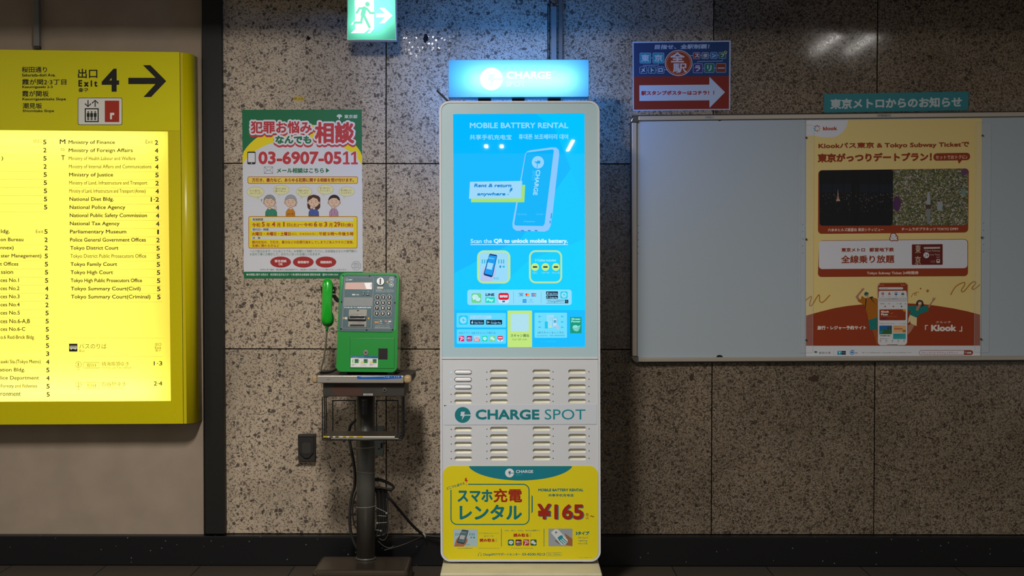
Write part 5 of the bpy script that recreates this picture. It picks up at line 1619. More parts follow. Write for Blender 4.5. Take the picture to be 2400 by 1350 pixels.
ext('hook_bar', HKM, [(752, 683), (785, 683), (785, 688), (752, 688)], HPL, -0.024, -0.018, ck)

# ------------------------------------------------------------------ wall bits near the stand
ol = thing('wall_socket', 'dark covered outlet box on the stone left of the telephone pedestal', 'socket', WALL.at(720, 1048))
ext('box', mat('socket_dark', '26221e', rough=0.6, bump=(40, 0.1, 0.3)), warp(rr(0, 0, 42, 66, 3, 4), [(700, 1016.5), (741.6, 1015.6), (741.6, 1080), (701.5, 1080)]), WALL, 0.0, 0.03, ol, bevel=0.004)
ext('lid', mat('socket_lid', '1e1b18', rough=0.45), [(703.5, 1020), (738, 1020), (738, 1058), (727, 1071), (716, 1071), (704, 1058)], WALL, 0.03, 0.038, ol, bevel=0.002)
ext('lid_inset', mat('socket_inset', '2c2824', rough=0.55), rr(711, 1034, 731.5, 1060, 6), WALL, 0.038, 0.0395, ol)
ext('hinge', mat('socket_dark'), [(703.5, 1017.5), (738, 1017.5), (738, 1021), (703.5, 1021)], WALL, 0.03, 0.041, ol, bevel=0.001)
bp = thing('bracket_plate', 'pale grey mounting plate on the stone behind the pole', 'bracket', WALL.at(866, 1032))
ext('plate', mat('plate_grey', '6f7470', rough=0.45, metal=0.3), [(834.5, 998), (899.6, 998), (898.2, 1067.6), (834.5, 1067)], WALL, 0.0, 0.006, bp, bevel=0.001)
ext('slot', mat('indicator_black'), [(892.5, 1037.5), (897.2, 1037.5), (896.8, 1050), (892.4, 1050)], WALL, 0.004, 0.0064, bp)
ext('slot', mat('indicator_black'), rr(886, 1050, 891, 1053, 1.4), WALL, 0.004, 0.0064, bp)
RUB = mat('cable_rubber', '1d1b19', rough=0.5)
CPL = YP(-0.235)
pts = [CPL.at(846, 980), CPL.at(833, 986), CPL.at(822, 996), CPL.at(818.4, 1012), CPL.at(820, 1036), CPL.at(825, 1062), CPL.at(829.5, 1088), CPL.at(832, 1112), CPL.at(831, 1140), CPL.at(824, 1164), CPL.at(820.5, 1196),
       CPL.at(820, 1228), CPL.at(825, 1258), CPL.at(836, 1284), YP(-0.22).at(850, 1296)]
tag(tube('power_cable', RUB, smooth_path(pts, 6), 0.0062), 'thick black cable running down the left side of the grey pole', 'cable')
QP = YP(-0.215)
pts = [QP.at(836, 1150), QP.at(829, 1172), QP.at(826.5, 1200), QP.at(830, 1228), QP.at(838, 1242)]
tag(tube('signal_cable', RUB, smooth_path(pts, 6), 0.0032), 'thin dark cable bowed out left of the pole foot, beside the thick one', 'cable')
# coil right of the pole
cb = thing('coiled_cable', 'black cable coiled and tied in a hank right of the grey pole', 'cable', QP.at(895, 1200))
for k in range(6):
    x = 884 + 4.6 * k
    d = (0.0, 0.008, -0.004, 0.006, 0.0, 0.007)[k]
    P_ = YP(-0.215 - d)
    pts = [P_.at(872, 1146 + k), P_.at(x - 3, 1150), P_.at(x, 1168), P_.at(x + 0.8, 1200), P_.at(x + 0.5, 1228), P_.at(x - 5, 1252), P_.at(872, 1266 - 2 * k)]
    tube('cable_strand', RUB, smooth_path(pts, 6), 0.0044, cb)
for k in range(2):
    P_ = YP(-0.225 - 0.012 * k)
    pts = [P_.at(870, 1122 + 4 * k), P_.at(890, 1123 + 3 * k), P_.at(908, 1130 + 2 * k), P_.at(922.5, 1140), P_.at(918, 1147), P_.at(902, 1147 - 2 * k), P_.at(888, 1143), P_.at(872, 1145)]
    tube('cable_loop', RUB, smooth_path(pts, 7), 0.0046, cb)
P_ = YP(-0.23)
TIE = mat('tie_nylon', '8d8a80', rough=0.4)
TP2 = YP(-0.245)
for a in (((874, 1184), (880, 1189), (896, 1196), (906, 1202)), ((886, 1208.4), (906, 1210)), ((883, 1225.5), (892, 1225.6), (907, 1224)), ((879, 1242), (892, 1243.4))):
    tube('cable_tie', TIE, smooth_path([TP2.at(*p) for p in a], 4), 0.0011, cb)
for p in ((906, 1202.5), (884, 1225.6), (892.6, 1243.6)):
    c = TP2.at(*p)
    box('tie_head', TIE, c.x - 0.003, c.x + 0.003, c.y - 0.003, c.y + 0.003, c.z - 0.003, c.z + 0.003, cb)
tube('loose_wire', mat('wire_grey', '4a463f', rough=0.5), smooth_path([P_.at(906, 1168), P_.at(910, 1215), P_.at(911, 1244), P_.at(904, 1262), P_.at(897, 1266), P_.at(889, 1262)], 6), 0.0012, cb)
tube('loose_wire', mat('wire_grey'), smooth_path([P_.at(886, 1268), P_.at(900, 1280), P_.at(913, 1284), P_.at(923, 1279)], 6), 0.0012, cb)
# ties round the pole
for nm, y0, dy, lb in (('cable_tie', 1050, 2, 'pale nylon tie round the pole at the mounting plate'), ('cable_tie', 1108, -3, 'thin double tie around the middle of the grey pole'), ('cable_tie', 1190, 2, 'thin tie round the lower pole level with the tied hank')):
    zc_ = FP.at(857, y0).z
    ring_ = [Vector((px_ + (prad + 0.0015) * math.cos(a), YPOLE + (prad + 0.0015) * math.sin(a), zc_ + dy * 0.0012 * math.cos(a))) for a in (2 * math.pi * k / 32 for k in range(32))]
    t_ = tube(nm, TIE, ring_, 0.0022 if y0 == 1050 else 0.0010, closed=True, n=8)
    tag(t_, lb, 'cable tie', 'ties round the pole')
# cable running off to the kiosk
P2 = YP(-0.12)
pts = [QP.at(904, 1158), QP.at(917, 1172), YP(-0.17).at(938, 1197), YP(-0.12).at(966, 1230), YP(-0.075).at(988, 1250), YP(-0.075).at(1003, 1256), YP(-0.1).at(1040, 1259), YP(-0.14).at(1080, 1262)]
dg_ = tube('cable_tail', RUB, smooth_path(pts, 7), 0.006, cb)
c = YP(-0.082).at(996, 1254)
tube('cable_clip', TIE, [c + Vector((-0.008, -0.003, 0.01)), c + Vector((0.0, -0.006, 0.0)), c + Vector((0.003, -0.003, -0.012))], 0.004, dg_)
pts = [YP(-0.085).at(990, 1257), YP(-0.13).at(962, 1270), YP(-0.15).at(935, 1280), YP(-0.17).at(900, 1290)]
tag(tube('signal_cable', mat('wire_dark', '26231f', rough=0.5), smooth_path(pts, 7), 0.0028), 'thin dark cable running low along the skirting towards the pole foot', 'cable')

# ------------------------------------------------------------------ noticeboard
NB = YP(-0.032)
nb = thing('notice_board', 'wide white notice board with an aluminium frame on the stone wall', 'notice board', WALL.at(1950, 560))
FRM = mat('board_frame', 'a89f92', rough=0.38, metal=0.45)
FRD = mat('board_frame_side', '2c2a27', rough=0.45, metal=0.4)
ty = lambda x: 269.5 - 0.0107 * (x - 1480)
by = lambda x: 850.5 - 0.0045 * (x - 1480)
XR = 2640
PNLQ = [(1494, ty(1494) + 15.5), (XR, ty(XR) + 15.5), (XR, by(XR) - 13), (1494.4, by(1494) - 13)]
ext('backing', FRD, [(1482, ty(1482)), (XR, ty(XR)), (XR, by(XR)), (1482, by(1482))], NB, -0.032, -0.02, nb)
PNL = mat('board_white', '9aa4ac', rough=0.5, spec=0.3)
for xa, xb in ((1494, 1888.8), (1888.8, 2302), (2302, XR)):
    ext('board_panel', PNL, [(xa, ty(xa) + 14), (xb - .5, ty(xb) + 14), (xb - .5, by(xb) - 12), (xa, by(xa) - 12)], NB, -0.02, -0.012, nb)


def rail(nm, q, l1):
    r = ext(nm, FRM, q, NB, -0.03, l1, nb, bevel=0.003)
    return r


rail('frame_rail', [(1496, ty(1496) + 2.2), (XR, ty(XR) + 2.2), (XR, ty(XR) + 13.2), (1496, ty(1496) + 13.2)], 0.0)
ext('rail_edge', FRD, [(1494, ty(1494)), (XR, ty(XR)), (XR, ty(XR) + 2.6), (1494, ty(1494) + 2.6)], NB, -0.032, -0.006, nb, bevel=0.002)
rail('frame_rail', [(1496, by(1496) - 12), (XR, by(XR) - 12), (XR, by(XR) - 2), (1496, by(1496) - 2)], 0.0)
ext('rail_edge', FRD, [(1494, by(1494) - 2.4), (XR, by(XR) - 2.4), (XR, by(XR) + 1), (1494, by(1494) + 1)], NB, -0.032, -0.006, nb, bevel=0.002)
rail('frame_rail', [(1480.5, 287), (1492.6, 287), (1493, 835), (1482, 835)], 0.0)
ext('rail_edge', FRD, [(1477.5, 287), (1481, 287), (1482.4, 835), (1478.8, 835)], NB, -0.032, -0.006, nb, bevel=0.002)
CRM = mat('corner_cap', '6e6a64', rough=0.22, metal=0.8)


def corner(cx, cy, sx, sy, w, h):
    pts = [(cx, cy)]
    for k in range(9):
        a = math.pi / 2 * k / 8
        pts.append((cx - sx * w * math.cos(a), cy - sy * h * math.sin(a)))
    ext('corner_cap', CRM, pts, NB, -0.03, 0.001, nb, bevel=0.003)


corner(1496.4, 287, 1, 1, 18, 17.5)
corner(1496.4, 835, 1, -1, 17, 16)
for xm in (1687.5,):
    ext('finger_notch', mat('indicator_black'), [(xm + 7.5 * math.cos(a), by(xm) - 12.2 - 5 * math.sin(a)) for a in (math.pi * k / 12 for k in range(13))], NB, -0.012, -0.0112, nb)
    ext('finger_notch', mat('indicator_black'), [(xm + 3.5 * math.cos(a), ty(xm) + 13.6 + 2.4 * math.sin(a)) for a in (math.pi * k / 12 for k in range(13))], NB, -0.012, -0.0112, nb)
for xm, wd in ((1663, 22), (2072, 33)):
    p_ = ext('maker_plate', mat('label_grey'), rr(xm - wd / 2, ty(xm) + 4, xm + wd / 2, ty(xm) + 11, 0.6, 2), NB, -0.0004, 0.0004, nb)
    g = Art('lettering', NB, 0.0006, p_)
    g.text('○ 掲示板 →', xm - wd / 2 + 3, ty(xm) + 5.6, xm + wd / 2 - 3, ty(xm) + 9.4, '#3a3835', 0)
    g.build()
DOTM = mat('indicator_black')
PB = YP(NB.p.y + 0.012)
for x, ys in ((1496, (529, 545.5, 562, 578, 594)), (1881.4, (527, 543, 560, 576.5, 592.5)), (2305.4, (523, 540, 556, 573, 589.5))):
    for y in ys:
        ext('pin_hole', DOTM, ell(x, y, 1.0, n=10), PB, 0.0, 0.0006, nb)
# acrylic holders clipping the poster's two edges
ACR = mat('clear_acrylic', 'dfe6e8', rough=0.08, spec=0.6, alpha=0.05)
for q, lb in (([(1875, 293.4), (1907, 293), (1904.4, 826), (1873, 826.4)], 'left'), ([(2286.4, 287.6), (2321, 287), (2315.6, 824.8), (2282.4, 825)], 'right')):
    h_ = thing('poster_holder', 'clear acrylic strip over the travel poster edge ' + ('beside the wide blank panel' if lb == 'left' else 'farther from the kiosk'), 'holder', NB.at((q[0][0] + q[1][0]) / 2, 560, -0.008), 'acrylic strips on the notice board')
    o_ = rrq(q, 4, 5)
    ext('strip', ACR, o_, PB, 0.0030, 0.0048, h_)
    g = Art('edge', PB, 0.0049, h_)
    g.loop(o_, 0.7, mat('acrylic_edge', 'b8bcba', rough=0.2, spec=0.8, alpha=0.55), 0)
    g.build()
    xm = 1889.2 if lb == 'left' else 2302
    for y in ((323, 561, 797) if lb == 'left' else (318, 557, 795)):
        ext('peg', mat('peg_dark', '2a2620', rough=0.5), ell(xm - (0 if lb == 'left' else (y - 318) / 480 * 3.5), y, 2.1, 2.5, n=14), PB, 0.0048, 0.0068, h_)

# ------------------------------------------------------------------ travel poster on the board
kp = thing('poster', 'yellow and orange travel ticket poster on the notice board', 'poster', NB.at(2095, 560, -0.011))
PPp = YP(PB.p.y)
KQ = [(1889.8, 282.6), (2301.2, 277.4), (2297.2, 833.6), (1889.4, 835)]
CRE = '#d0ba78'
BRN = '#86300c'
WHK = '#c4c5cc'
sh_ = ext('sheet', mat('poster_paper', 'd0ba78', rough=0.45, spec=0.35), KQ, PPp, 0.0002, 0.0010, kp)
K1 = lambda x, y: (1860 + x / 4.444, 200 + y / 4.444)
K2 = lambda x, y: (1870 + x / 4.8205, 380 + y / 4.8205)
K3 = lambda x, y: (1870 + x / 5.2174, 640 + y / 5.2174)
g = Art('printed_artwork', PPp, 0.0011, kp)
g.poly([K1(137, 367), K1(570, 362), K1(555, 420), K1(520, 480), K1(470, 522), K1(420, 540), K1(360, 545), K1(300, 540), K1(210, 526), K1(133, 522)], WHK, 0)
for k, c_ in enumerate(('#1c2c78', '#a03a1c', '#c89a18', '#c87818', '#8a3020', '#0a7a8a', '#1a8ab0', '#0a5a70')):
    a = -math.pi / 2 + 2 * math.pi * k / 8
    cx, cy = 1915 + 5.8 * math.cos(a), 301 + 5.8 * math.sin(a)
    g.poly([(cx + 2.6 * math.cos(a + d), cy + 2.6 * math.sin(a + d)) for d in (0.9, -0.9, math.pi)], c_, 1)
g.poly(rrq([(2188, 359.4), (2273.4, 358), (2273.4, 375.4), (2187, 376.8)], 8), BRN, 1).poly([K1(1708, 780), K1(1752, 780), K1(1722, 818)], BRN, 2)
g.poly(rrq([K2(230, 92), K2(1931, 71), K2(1923, 795), K2(226, 811)], 9, 8), BRN, 1)
g.poly(rrq([K2(240, 885), K2(1921, 868), K2(1921, 1288), K2(224, 1298)], 9, 8), BRN, 1)
g.poly(rrq([K2(238, 890), K2(1914, 874), K2(1914, 1198), K2(236, 1208)], 8, 8), WHK, 2)
# the orange hill and the white foot
hill = [K3(*p) for p in ((100, 520), (280, 470), (450, 428), (620, 400), (800, 382), (1000, 370), (1150, 365), (1345, 370), (1550, 382), (1700, 400), (1900, 432), (2080, 470), (2226, 508), (2228, 892), (99, 892))]
g.poly(hill, BRN, 1)
g.poly([K3(99, 889), K3(2228, 887), K3(2227, 1011), K3(99, 1017)], WHK, 2)
sq = [(95, 335), (150, 290), (165, 300), (142, 385), (170, 393), (245, 275), (264, 282), (268, 345), (310, 352), (392, 268)]
g.line([K3(*p) for p in [(q.x, q.y) for q in smooth_path([Vector((a, b, 0)) for a, b in sq], 6)]], 2.4, '#a36a1c', 2)
sq = [(1866, 266), (1930, 165), (2025, 115), (2040, 140), (1998, 210), (2028, 225), (2110, 130), (2158, 105), (2172, 125), (2128, 185), (2160, 195), (2226, 140)]
g.line([K3(*p) for p in [(q.x, q.y) for q in smooth_path([Vector((a, b, 0)) for a, b in sq], 6)]], 2.4, '#a36a1c', 2)
for cx, cy, r_, n_ in ((1585, 218, 26, 6), (1500, 190, 17, 4)):
    g.poly([K3(cx + (r_ if k % 2 == 0 else r_ * .38) * math.cos(math.pi * k / n_ + .3), cy + (r_ if k % 2 == 0 else r_ * .38) * math.sin(math.pi * k / n_ + .3)) for k in range(2 * n_)], '#9a4a10', 2)
sq = [(1385, 296), (1405, 255), (1440, 245), (1448, 265), (1430, 272), (1425, 250), (1450, 235), (1480, 232)]
g.line([K3(q.x, q.y) for q in smooth_path([Vector((a, b, 0)) for a, b in sq], 6)], 1.2, '#a0601c', 2)
g.poly(rrq([K2(1287, 930), K2(1635, 926), K2(1635, 1160), K2(1287, 1161)], 1.6, 4), '#5c140e', 3)
g.poly([K2(1422, 960), K2(1605, 958), K2(1605, 977), K2(1422, 980)], '#b8b2a8', 4).ell(*K2(1450, 1052), 6.8, 6.8, WHK, 4)
g.rr(*K2(1564, 1096), *K2(1604, 1138), 2, '#c8c2ba', 4).rr(*K2(1571, 1103), *K2(1597, 1118), 0.8, '#5c140e', 5).ell(*K2(1575, 1127), 0.7, 0.7, '#5c140e', 5, n=8).ell(*K2(1593, 1127), 0.7, 0.7, '#5c140e', 5, n=8)
for k in range(3):
    g.rect(*K2(1498, 1112 + 10 * k), *K2(1550, 1117 + 10 * k), '#8a5a50', 4)
# foot marks
g.poly([K3(196, 968), K3(205, 957), K3(217, 953), K3(230, 957), K3(240, 968), K3(224, 973), K3(219, 990), K3(214, 973)], '#0e5a34', 3)
g.rect(*K3(436, 943), *K3(438, 1004), '#8a8c90', 3).rect(*K3(482, 952), *K3(536, 998), '#0a8aa0', 3).rect(*K3(536, 952), *K3(585, 998), '#0a2a3c', 3)
g.loop(ell(*K3(662, 973), 4.6, n=24), 1.3, '#1478b8', 3).rr(*K3(648, 962), *K3(676, 982), 0.8, '#1478b8', 3).line([K3(650, 944), K3(692, 944)], 1.0, '#1478b8', 4)
g.loop(rrq([K3(1484, 946), K3(2139, 944), K3(2139, 999), K3(1484, 1001)], 5.4), 0.9, BRN, 3).poly([K3(2030, 945), K3(2122, 944), K3(2138, 958), K3(2139, 985), K3(2122, 999), K3(2030, 1000)], BRN, 3)
g.loop(ell(*K3(2048, 969), 1.5, n=14), 0.6, WHK, 4).line([K3(2054, 976), K3(2060, 985)], 0.7, WHK, 4)
g.build()
# night city photograph
ph1 = Art('city_picture', PPp, 0.0011, kp)
nightq = rrq([K2(240, 94), K2(1075, 84), K2(1072, 716), K2(244, 719)], 7, 6)
ph1.poly(nightq, '#0a0c12', 3)
ph1.poly([K2(244, 250), K2(1075, 250), K2(1075, 340), K2(244, 345)], '#0d1622', 4)
rnd = random.Random(11)
for k in range(260):
    x = rnd.uniform(250, 1065)
    y = 345 + abs(rnd.gauss(0, 70)) if rnd.random() < .6 else rnd.uniform(340, 560)
    if y > 590:
        continue
    s = rnd.uniform(2, 7) * (1 if rnd.random() < .93 else 2)
    c_ = rnd.choice(('#3c3a3a', '#56504a', '#8a8078', '#6a4c38', '#4a5a68', '#2c2e34', '#2a2c30', '#a09a92'))
    ph1.poly([K2(x, y), K2(x + s, y), K2(x + s, y + s * rnd.uniform(.6, 1.6)), K2(x, y + s)], c_, 5)
ph1.poly([K2(444, 395), K2(451, 300), K2(459, 395), K2(466, 420), K2(438, 420)], '#9a7a62', 6).poly([K2(436, 420), K2(470, 420), K2(478, 440), K2(430, 440)], '#b08a74', 6)
for xa, xb in ((605, 650), (662, 692)):
    ph1.poly([K2(xa, 92), K2(xb, 92), K2(xb, 718), K2(xa, 718)], '#07080b', 7)
for x in (262, 386, 512, 800, 918):
    ph1.poly([K2(x, 94), K2(x + 7, 94), K2(x + 7, 600), K2(x, 600)], '#08090d', 7)
ph1.build()
fl = bpy.data.materials.new('flower_print')
fl.use_nodes = True
nt = fl.node_tree
vn = nt.nodes.new('ShaderNodeTexVoronoi')
vn.inputs['Scale'].default_value = 210
tn = nt.nodes.new('ShaderNodeTexCoord')
nt.links.new(tn.outputs['Object'], vn.inputs['Vector'])
spc = nt.nodes.new('ShaderNodeSeparateColor')
nt.links.new(vn.outputs['Color'], spc.inputs[0])
rp = nt.nodes.new('ShaderNodeValToRGB')
els = rp.color_ramp.elements
els[0].position, els[0].color = 0.0, lin('252b17')
els[1].position, els[1].color = 0.9, lin('9a978c')
for p_, c_ in ((0.3, '3f4a22'), (0.5, '6c7038'), (0.68, '5a4a2c'), (0.8, '7c6a70')):
    e_ = els.new(p_)
    e_.color = lin(c_)
nt.links.new(spc.outputs[0], rp.inputs[0])
nt.links.new(rp.outputs[0], nt.nodes['Principled BSDF'].inputs['Base Color'])
nt.nodes['Principled BSDF'].inputs['Roughness'].default_value = 0.5
ph2 = Art('flower_picture', PPp, 0.0011, kp)
ph2.poly([K2(1075, 84), K2(1880, 74), K2(1908, 80), K2(1922, 108), K2(1918, 680), K2(1908, 704), K2(1885, 711), K2(1072, 716)], fl, 3)
ph2.ell(*K2(1118, 470), 9, 18, '#4a2450', 4, n=24).ell(*K2(1880, 110), 8, 8, '#5a3a58', 4, n=20).poly([K2(1840, 320), K2(1895, 315), K2(1905, 350), K2(1870, 372), K2(1845, 350)], '#5f8084', 4)
ph2.poly([K2(1450, 480), K2(1460, 380), K2(1463, 335), K2(1478, 332), K2(1490, 370), K2(1498, 480)], '#8f9498', 5).ell(*K2(1470, 320), 1.8, 2.2, '#33261e', 5, n=12)
ph2.poly([K2(1447, 530), K2(1500, 530), K2(1494, 640), K2(1485, 700), K2(1462, 700)], '#70767a', 5).poly([K2(1438, 480), K2(1505, 480), K2(1500, 528), K2(1444, 528)], '#4a3228', 4)
ph2.poly([K2(1568, 450), K2(1600, 440), K2(1625, 455), K2(1638, 490), K2(1622, 545), K2(1585, 552), K2(1566, 520), K2(1578, 490)], '#8a9094', 5).ell(*K2(1595, 436), 2.0, 2.4, '#33261e', 5, n=12)
ph2.build()
SKT = '#a0705a'
man = Art('cartoon_person', PPp, 0.0011, kp)
man.poly([K3(*p) for p in ((908, 685), (966, 680), (972, 850), (962, 880), (945, 800))], '#8f4c20', 3).poly([K3(*p) for p in ((862, 572), (968, 522), (966, 690), (878, 696))], '#0c6c66', 4)
man.poly([K3(*p) for p in ((768, 320), (780, 276), (825, 308), (870, 300), (925, 300), (972, 315), (974, 540), (862, 576), (850, 510), (812, 390), (730, 345), (742, 318))], '#9a5a08', 5)
man.poly([K3(*p) for p in ((702, 292), (772, 206), (785, 182), (792, 192), (806, 180), (812, 200), (795, 214), (738, 285), (756, 322), (735, 340))], SKT, 4)
man.poly([K3(*p) for p in ((822, 272), (856, 258), (862, 282), (850, 302), (832, 300))], SKT, 6).poly([K3(*p) for p in ((812, 272), (812, 240), (832, 230), (858, 238), (866, 256), (824, 270), (812, 276))], '#12504c', 7)
man.poly([K3(*p) for p in ((832, 286), (850, 284), (846, 298), (836, 297))], '#d8d0c8', 7)
man.poly([K3(*p) for p in ((826, 312), (840, 314), (826, 435), (818, 432))], '#142024', 6).poly([K3(*p) for p in ((866, 296), (912, 284), (922, 302), (900, 308), (958, 392), (880, 305))], '#142024', 6)
man.build()
wom = Art('cartoon_person', PPp, 0.0011, kp)
wom.poly([K3(*p) for p in ((1345, 640), (1400, 615), (1425, 640), (1380, 715), (1342, 752))], SKT, 3)
wom.poly([K3(*p) for p in ((1352, 548), (1370, 512), (1455, 545), (1450, 648), (1374, 612), (1376, 585), (1345, 612))], '#cdb888', 4)
wom.poly([K3(*p) for p in ((1362, 498), (1375, 510), (1452, 545), (1452, 560), (1360, 518))], SKT, 3)
wom.poly([K3(*p) for p in ((1343, 404), (1440, 398), (1470, 408), (1500, 405), (1588, 400), (1596, 462), (1490, 500), (1452, 546), (1364, 508), (1385, 462), (1343, 458))], '#0c6c66', 5)
wom.poly([K3(*p) for p in ((1590, 408), (1640, 340), (1650, 300), (1658, 296), (1660, 315), (1690, 292), (1672, 325), (1640, 360), (1602, 430))], SKT, 6)
wom.ell(*K3(1490, 372), 8.6, 8.4, '#131a24', 6, n=26).poly([K3(*p) for p in ((1448, 372), (1450, 390), (1540, 402), (1532, 372))], '#131a24', 6)
wom.poly([K3(*p) for p in ((1462, 405), (1470, 380), (1462, 355), (1490, 342), (1516, 355), (1514, 385), (1500, 402), (1462, 465), (1442, 452), (1450, 410))], SKT, 7).poly([K3(*p) for p in ((1472, 368), (1506, 362), (1498, 380), (1478, 382))], '#d8d0c8', 8)
wom.build()
fo = Art('phone_picture', PPp, 0.0011, kp)
fo.poly(rrq([K3(972, 118), K3(1345, 116), K3(1338, 884), K3(972, 886)], 8.5, 8), '#a86410', 9)
fo.poly(rrq([K3(977, 123), K3(1340, 121), K3(1333, 879), K3(977, 881)], 8, 8), '#c4c6ca', 10)
fo.poly([K3(*p) for p in ((985, 150), (1005, 124), (1310, 122), (1338, 145), (1336, 300), (985, 305), (979, 300), (979, 160))], BRN, 11)
fo.rr(*K3(988, 173), *K3(1285, 201), 3.4, '#c0bcb8', 12).text('Q 渋谷で検索', *K3(1000, 181), *K3(1094, 194), '#7a7672', 13)
fo.text('12:00', *K3(995, 140), *K3(1050, 151), '#c89a84', 12).text('▪▪◂', *K3(1262, 140), *K3(1312, 151), '#c89a84', 12)
fo.poly(rrq([K3(988, 218), K3(1326, 216), K3(1336, 345), K3(985, 348)], 3, 5), '#c4c6ca', 12).poly([K3(985, 302), K3(1336, 300), K3(1336, 346), K3(985, 348)], '#b2b2b4', 13).text('Q すべて表示する', *K3(1100, 308), *K3(1218, 324), '#4a4a4c', 14)
for x, c_, lb in ((1036, '#a02820', '体験'), (1117, '#b05010', 'ホテル'), (1198, '#1a4c80', '交通'), (1280, '#1a5038', 'レンタカー')):
    if x == 1036:
        fo.ell(*K3(x, 250), 3.1, 3.2, c_, 14, n=18).rect(*K3(x - 6, 264), *K3(x + 6, 270), c_, 14).rect(*K3(x - 3, 236), *K3(x + 3, 264), '#c4c6ca', 15)
    elif x == 1117:
        fo.rect(*K3(x - 14, 248), *K3(x + 14, 265), c_, 14).rect(*K3(x - 8, 236), *K3(x + 6, 250), c_, 14)
    elif x == 1198:
        fo.rr(*K3(x - 16, 234), *K3(x + 16, 268), 1, c_, 14).rect(*K3(x - 11, 240), *K3(x + 11, 252), '#c4c6ca', 15)
    else:
        fo.rr(*K3(x - 18, 250), *K3(x + 18, 266), 1, c_, 14).poly([K3(x - 14, 250), K3(x - 9, 236), K3(x + 9, 236), K3(x + 14, 250)], c_, 14).poly([K3(x - 9, 249), K3(x - 6, 240), K3(x + 6, 240), K3(x + 9, 249)], '#c4c6ca', 15)
    fo.text(lb, *K3(x - (9 if len(lb) < 3 else 18), 277), *K3(x + (9 if len(lb) < 3 else 18), 287), '#3a3a3c', 14)
for x, s, w_ in ((1000, '人気 東京タワー', 66), (1100, 'USJ', 24), (1204, 'スパ・温泉', 62), (1304, '水族', 16)):
    fo.text(s, *K3(x, 369), *K3(x + w_, 381), '#3a3a3c', 14)
for x, c_ in ((1064, '#a03a20'), (1165, '#a04a30'), (1266, '#2a5a40')):
    fo.rect(*K3(x - 9, 401), *K3(x + 9, 415), c_, 14)
fo.poly(rrq([K3(995, 444), K3(1317, 442), K3(1316, 576), K3(995, 578)], 1.6, 4), BRN, 12).poly([K3(1276, 444), K3(1317, 442), K3(1316, 470), K3(1290, 468)], '#c08a10', 13).line([K3(1132, 490), K3(1142, 498), K3(1160, 482)], 1.2, '#b87818', 13)
fo.text('Klook', *K3(1016, 459), *K3(1113, 485), '#d8d0c8', 13, b=0.5).text('Pass', *K3(1016, 491), *K3(1098, 518), '#d8d0c8', 13, b=0.5).text('人気観光地をお得にまわる', *K3(1016, 524), *K3(1215, 536), '#b87a60', 13).rr(*K3(1016, 546), *K3(1084, 560), 1.2, '#54203c', 13)
fo.text('人気No.1アクティビティ', *K3(996, 609), *K3(1184, 625), '#3a3a3c', 12).text('もっと見る', *K3(1250, 612), *K3(1316, 624), '#5a5a5c', 12)
fo.poly(rrq([K3(994, 642), K3(1149, 641), K3(1148, 746), K3(993, 748)], 1.2, 4), '#165a94', 12).poly([K3(994, 700), K3(1060, 690), K3(1148, 690), K3(1148, 746), K3(993, 748)], '#2a5a2c', 13).poly([K3(994, 705), K3(1050, 700), K3(1020, 740), K3(993, 742)], '#0c7a90', 14).poly([K3(1094, 690), K3(1096, 655), K3(1110, 655), K3(1112, 690)], '#3a3430', 14).poly([K3(1122, 690), K3(1124, 650), K3(1138, 650), K3(1140, 690)], '#3a3430', 14)
fo.rect(*K3(1162, 642), *K3(1317, 727), '#cf9f68', 12).rr(*K3(1174, 676), *K3(1278, 688), 1, '#a04a34', 13).rr(*K3(1280, 694), *K3(1316, 726), 1, '#94580e', 13).text('お得なセット', *K3(1174, 650), *K3(1255, 664), '#8a5c34', 13).ell(*K3(1296, 712), 1.5, 1.5, '#c89a30', 14, n=12)
fo.rect(*K3(1162, 738), *K3(1317, 807), '#2f9498', 12).text('東京の体験をさがす', *K3(1174, 750), *K3(1285, 766), '#1c6a74', 13).text('おすすめプラン', *K3(1174, 772), *K3(1265, 786), '#1c6a74', 13)
fo.text('お得な周遊券が大集合！', *K3(1000, 760), *K3(1132, 772), '#2e2e30', 12, b=0.1).text('今すぐチェック', *K3(1000, 798), *K3(1102, 808), '#2e2e30', 12, b=0.1)
for x, c_ in ((1010, '#a03020'), (1080, '#5a5a5c'), (1154, '#5a5a5c'), (1226, '#2a6a5c'), (1297, '#8a3a3c')):
    fo.loop(ell(*K3(x, 826), 1.4, n=12), 0.7, c_, 12).text('ホーム', *K3(x - 12, 842), *K3(x + 12, 850), '#6a6a6c', 12)
fo.rr(*K3(1090, 872), *K3(1218, 877), 0.5, '#2e2e30', 12)
fo.build()
g = Art('lettering', PPp, 0.0011, kp, slope=-0.0112)
g.text('klook', *K1(305, 430), *K1(453, 470), '#9a3010', 2, b=0.5)
g.text('Klookパス東京 & Tokyo Subway Ticketで', 1918, 334.6, 2271.8, 350.8, BRN, 2, b=0.7)
g.text('東京がっつりデートプラン！', 1916, 359.8, 2184, 381, BRN, 2, b=1.2)
g.text('セットでおトクに♪', 2192.6, 364.2, 2267, 373.4, '#d0a890', 3, b=0.3)
g.slope = -0.0085
g.text('六本木ヒルズ展望台 東京シティビュー', 1940, 535, 2071, 543, '#cdb0a0', 3, b=0.3).text('チームラボプラネッツ TOKYO DMM', 2112.7, 533.4, 2245, 541.4, '#cdb0a0', 3, b=0.3)
g.text('&', *K2(1030, 797), *K2(1138, 895), BRN, 4, b=3.0).text('&', *K2(1040, 808), *K2(1126, 885), WHK, 6, b=1.1)
g.text('東京メトロ', 1971.7, 580.8, 2027.4, 590.8, BRN, 3, b=0.5).text('都営地下鉄', 2037, 580.4, 2095, 590.4, BRN, 3, b=0.5)
g.text('全線乗り放題', 1971, 598.6, 2096, 617.4, BRN, 3, b=0.65)
g.slope = -0.003
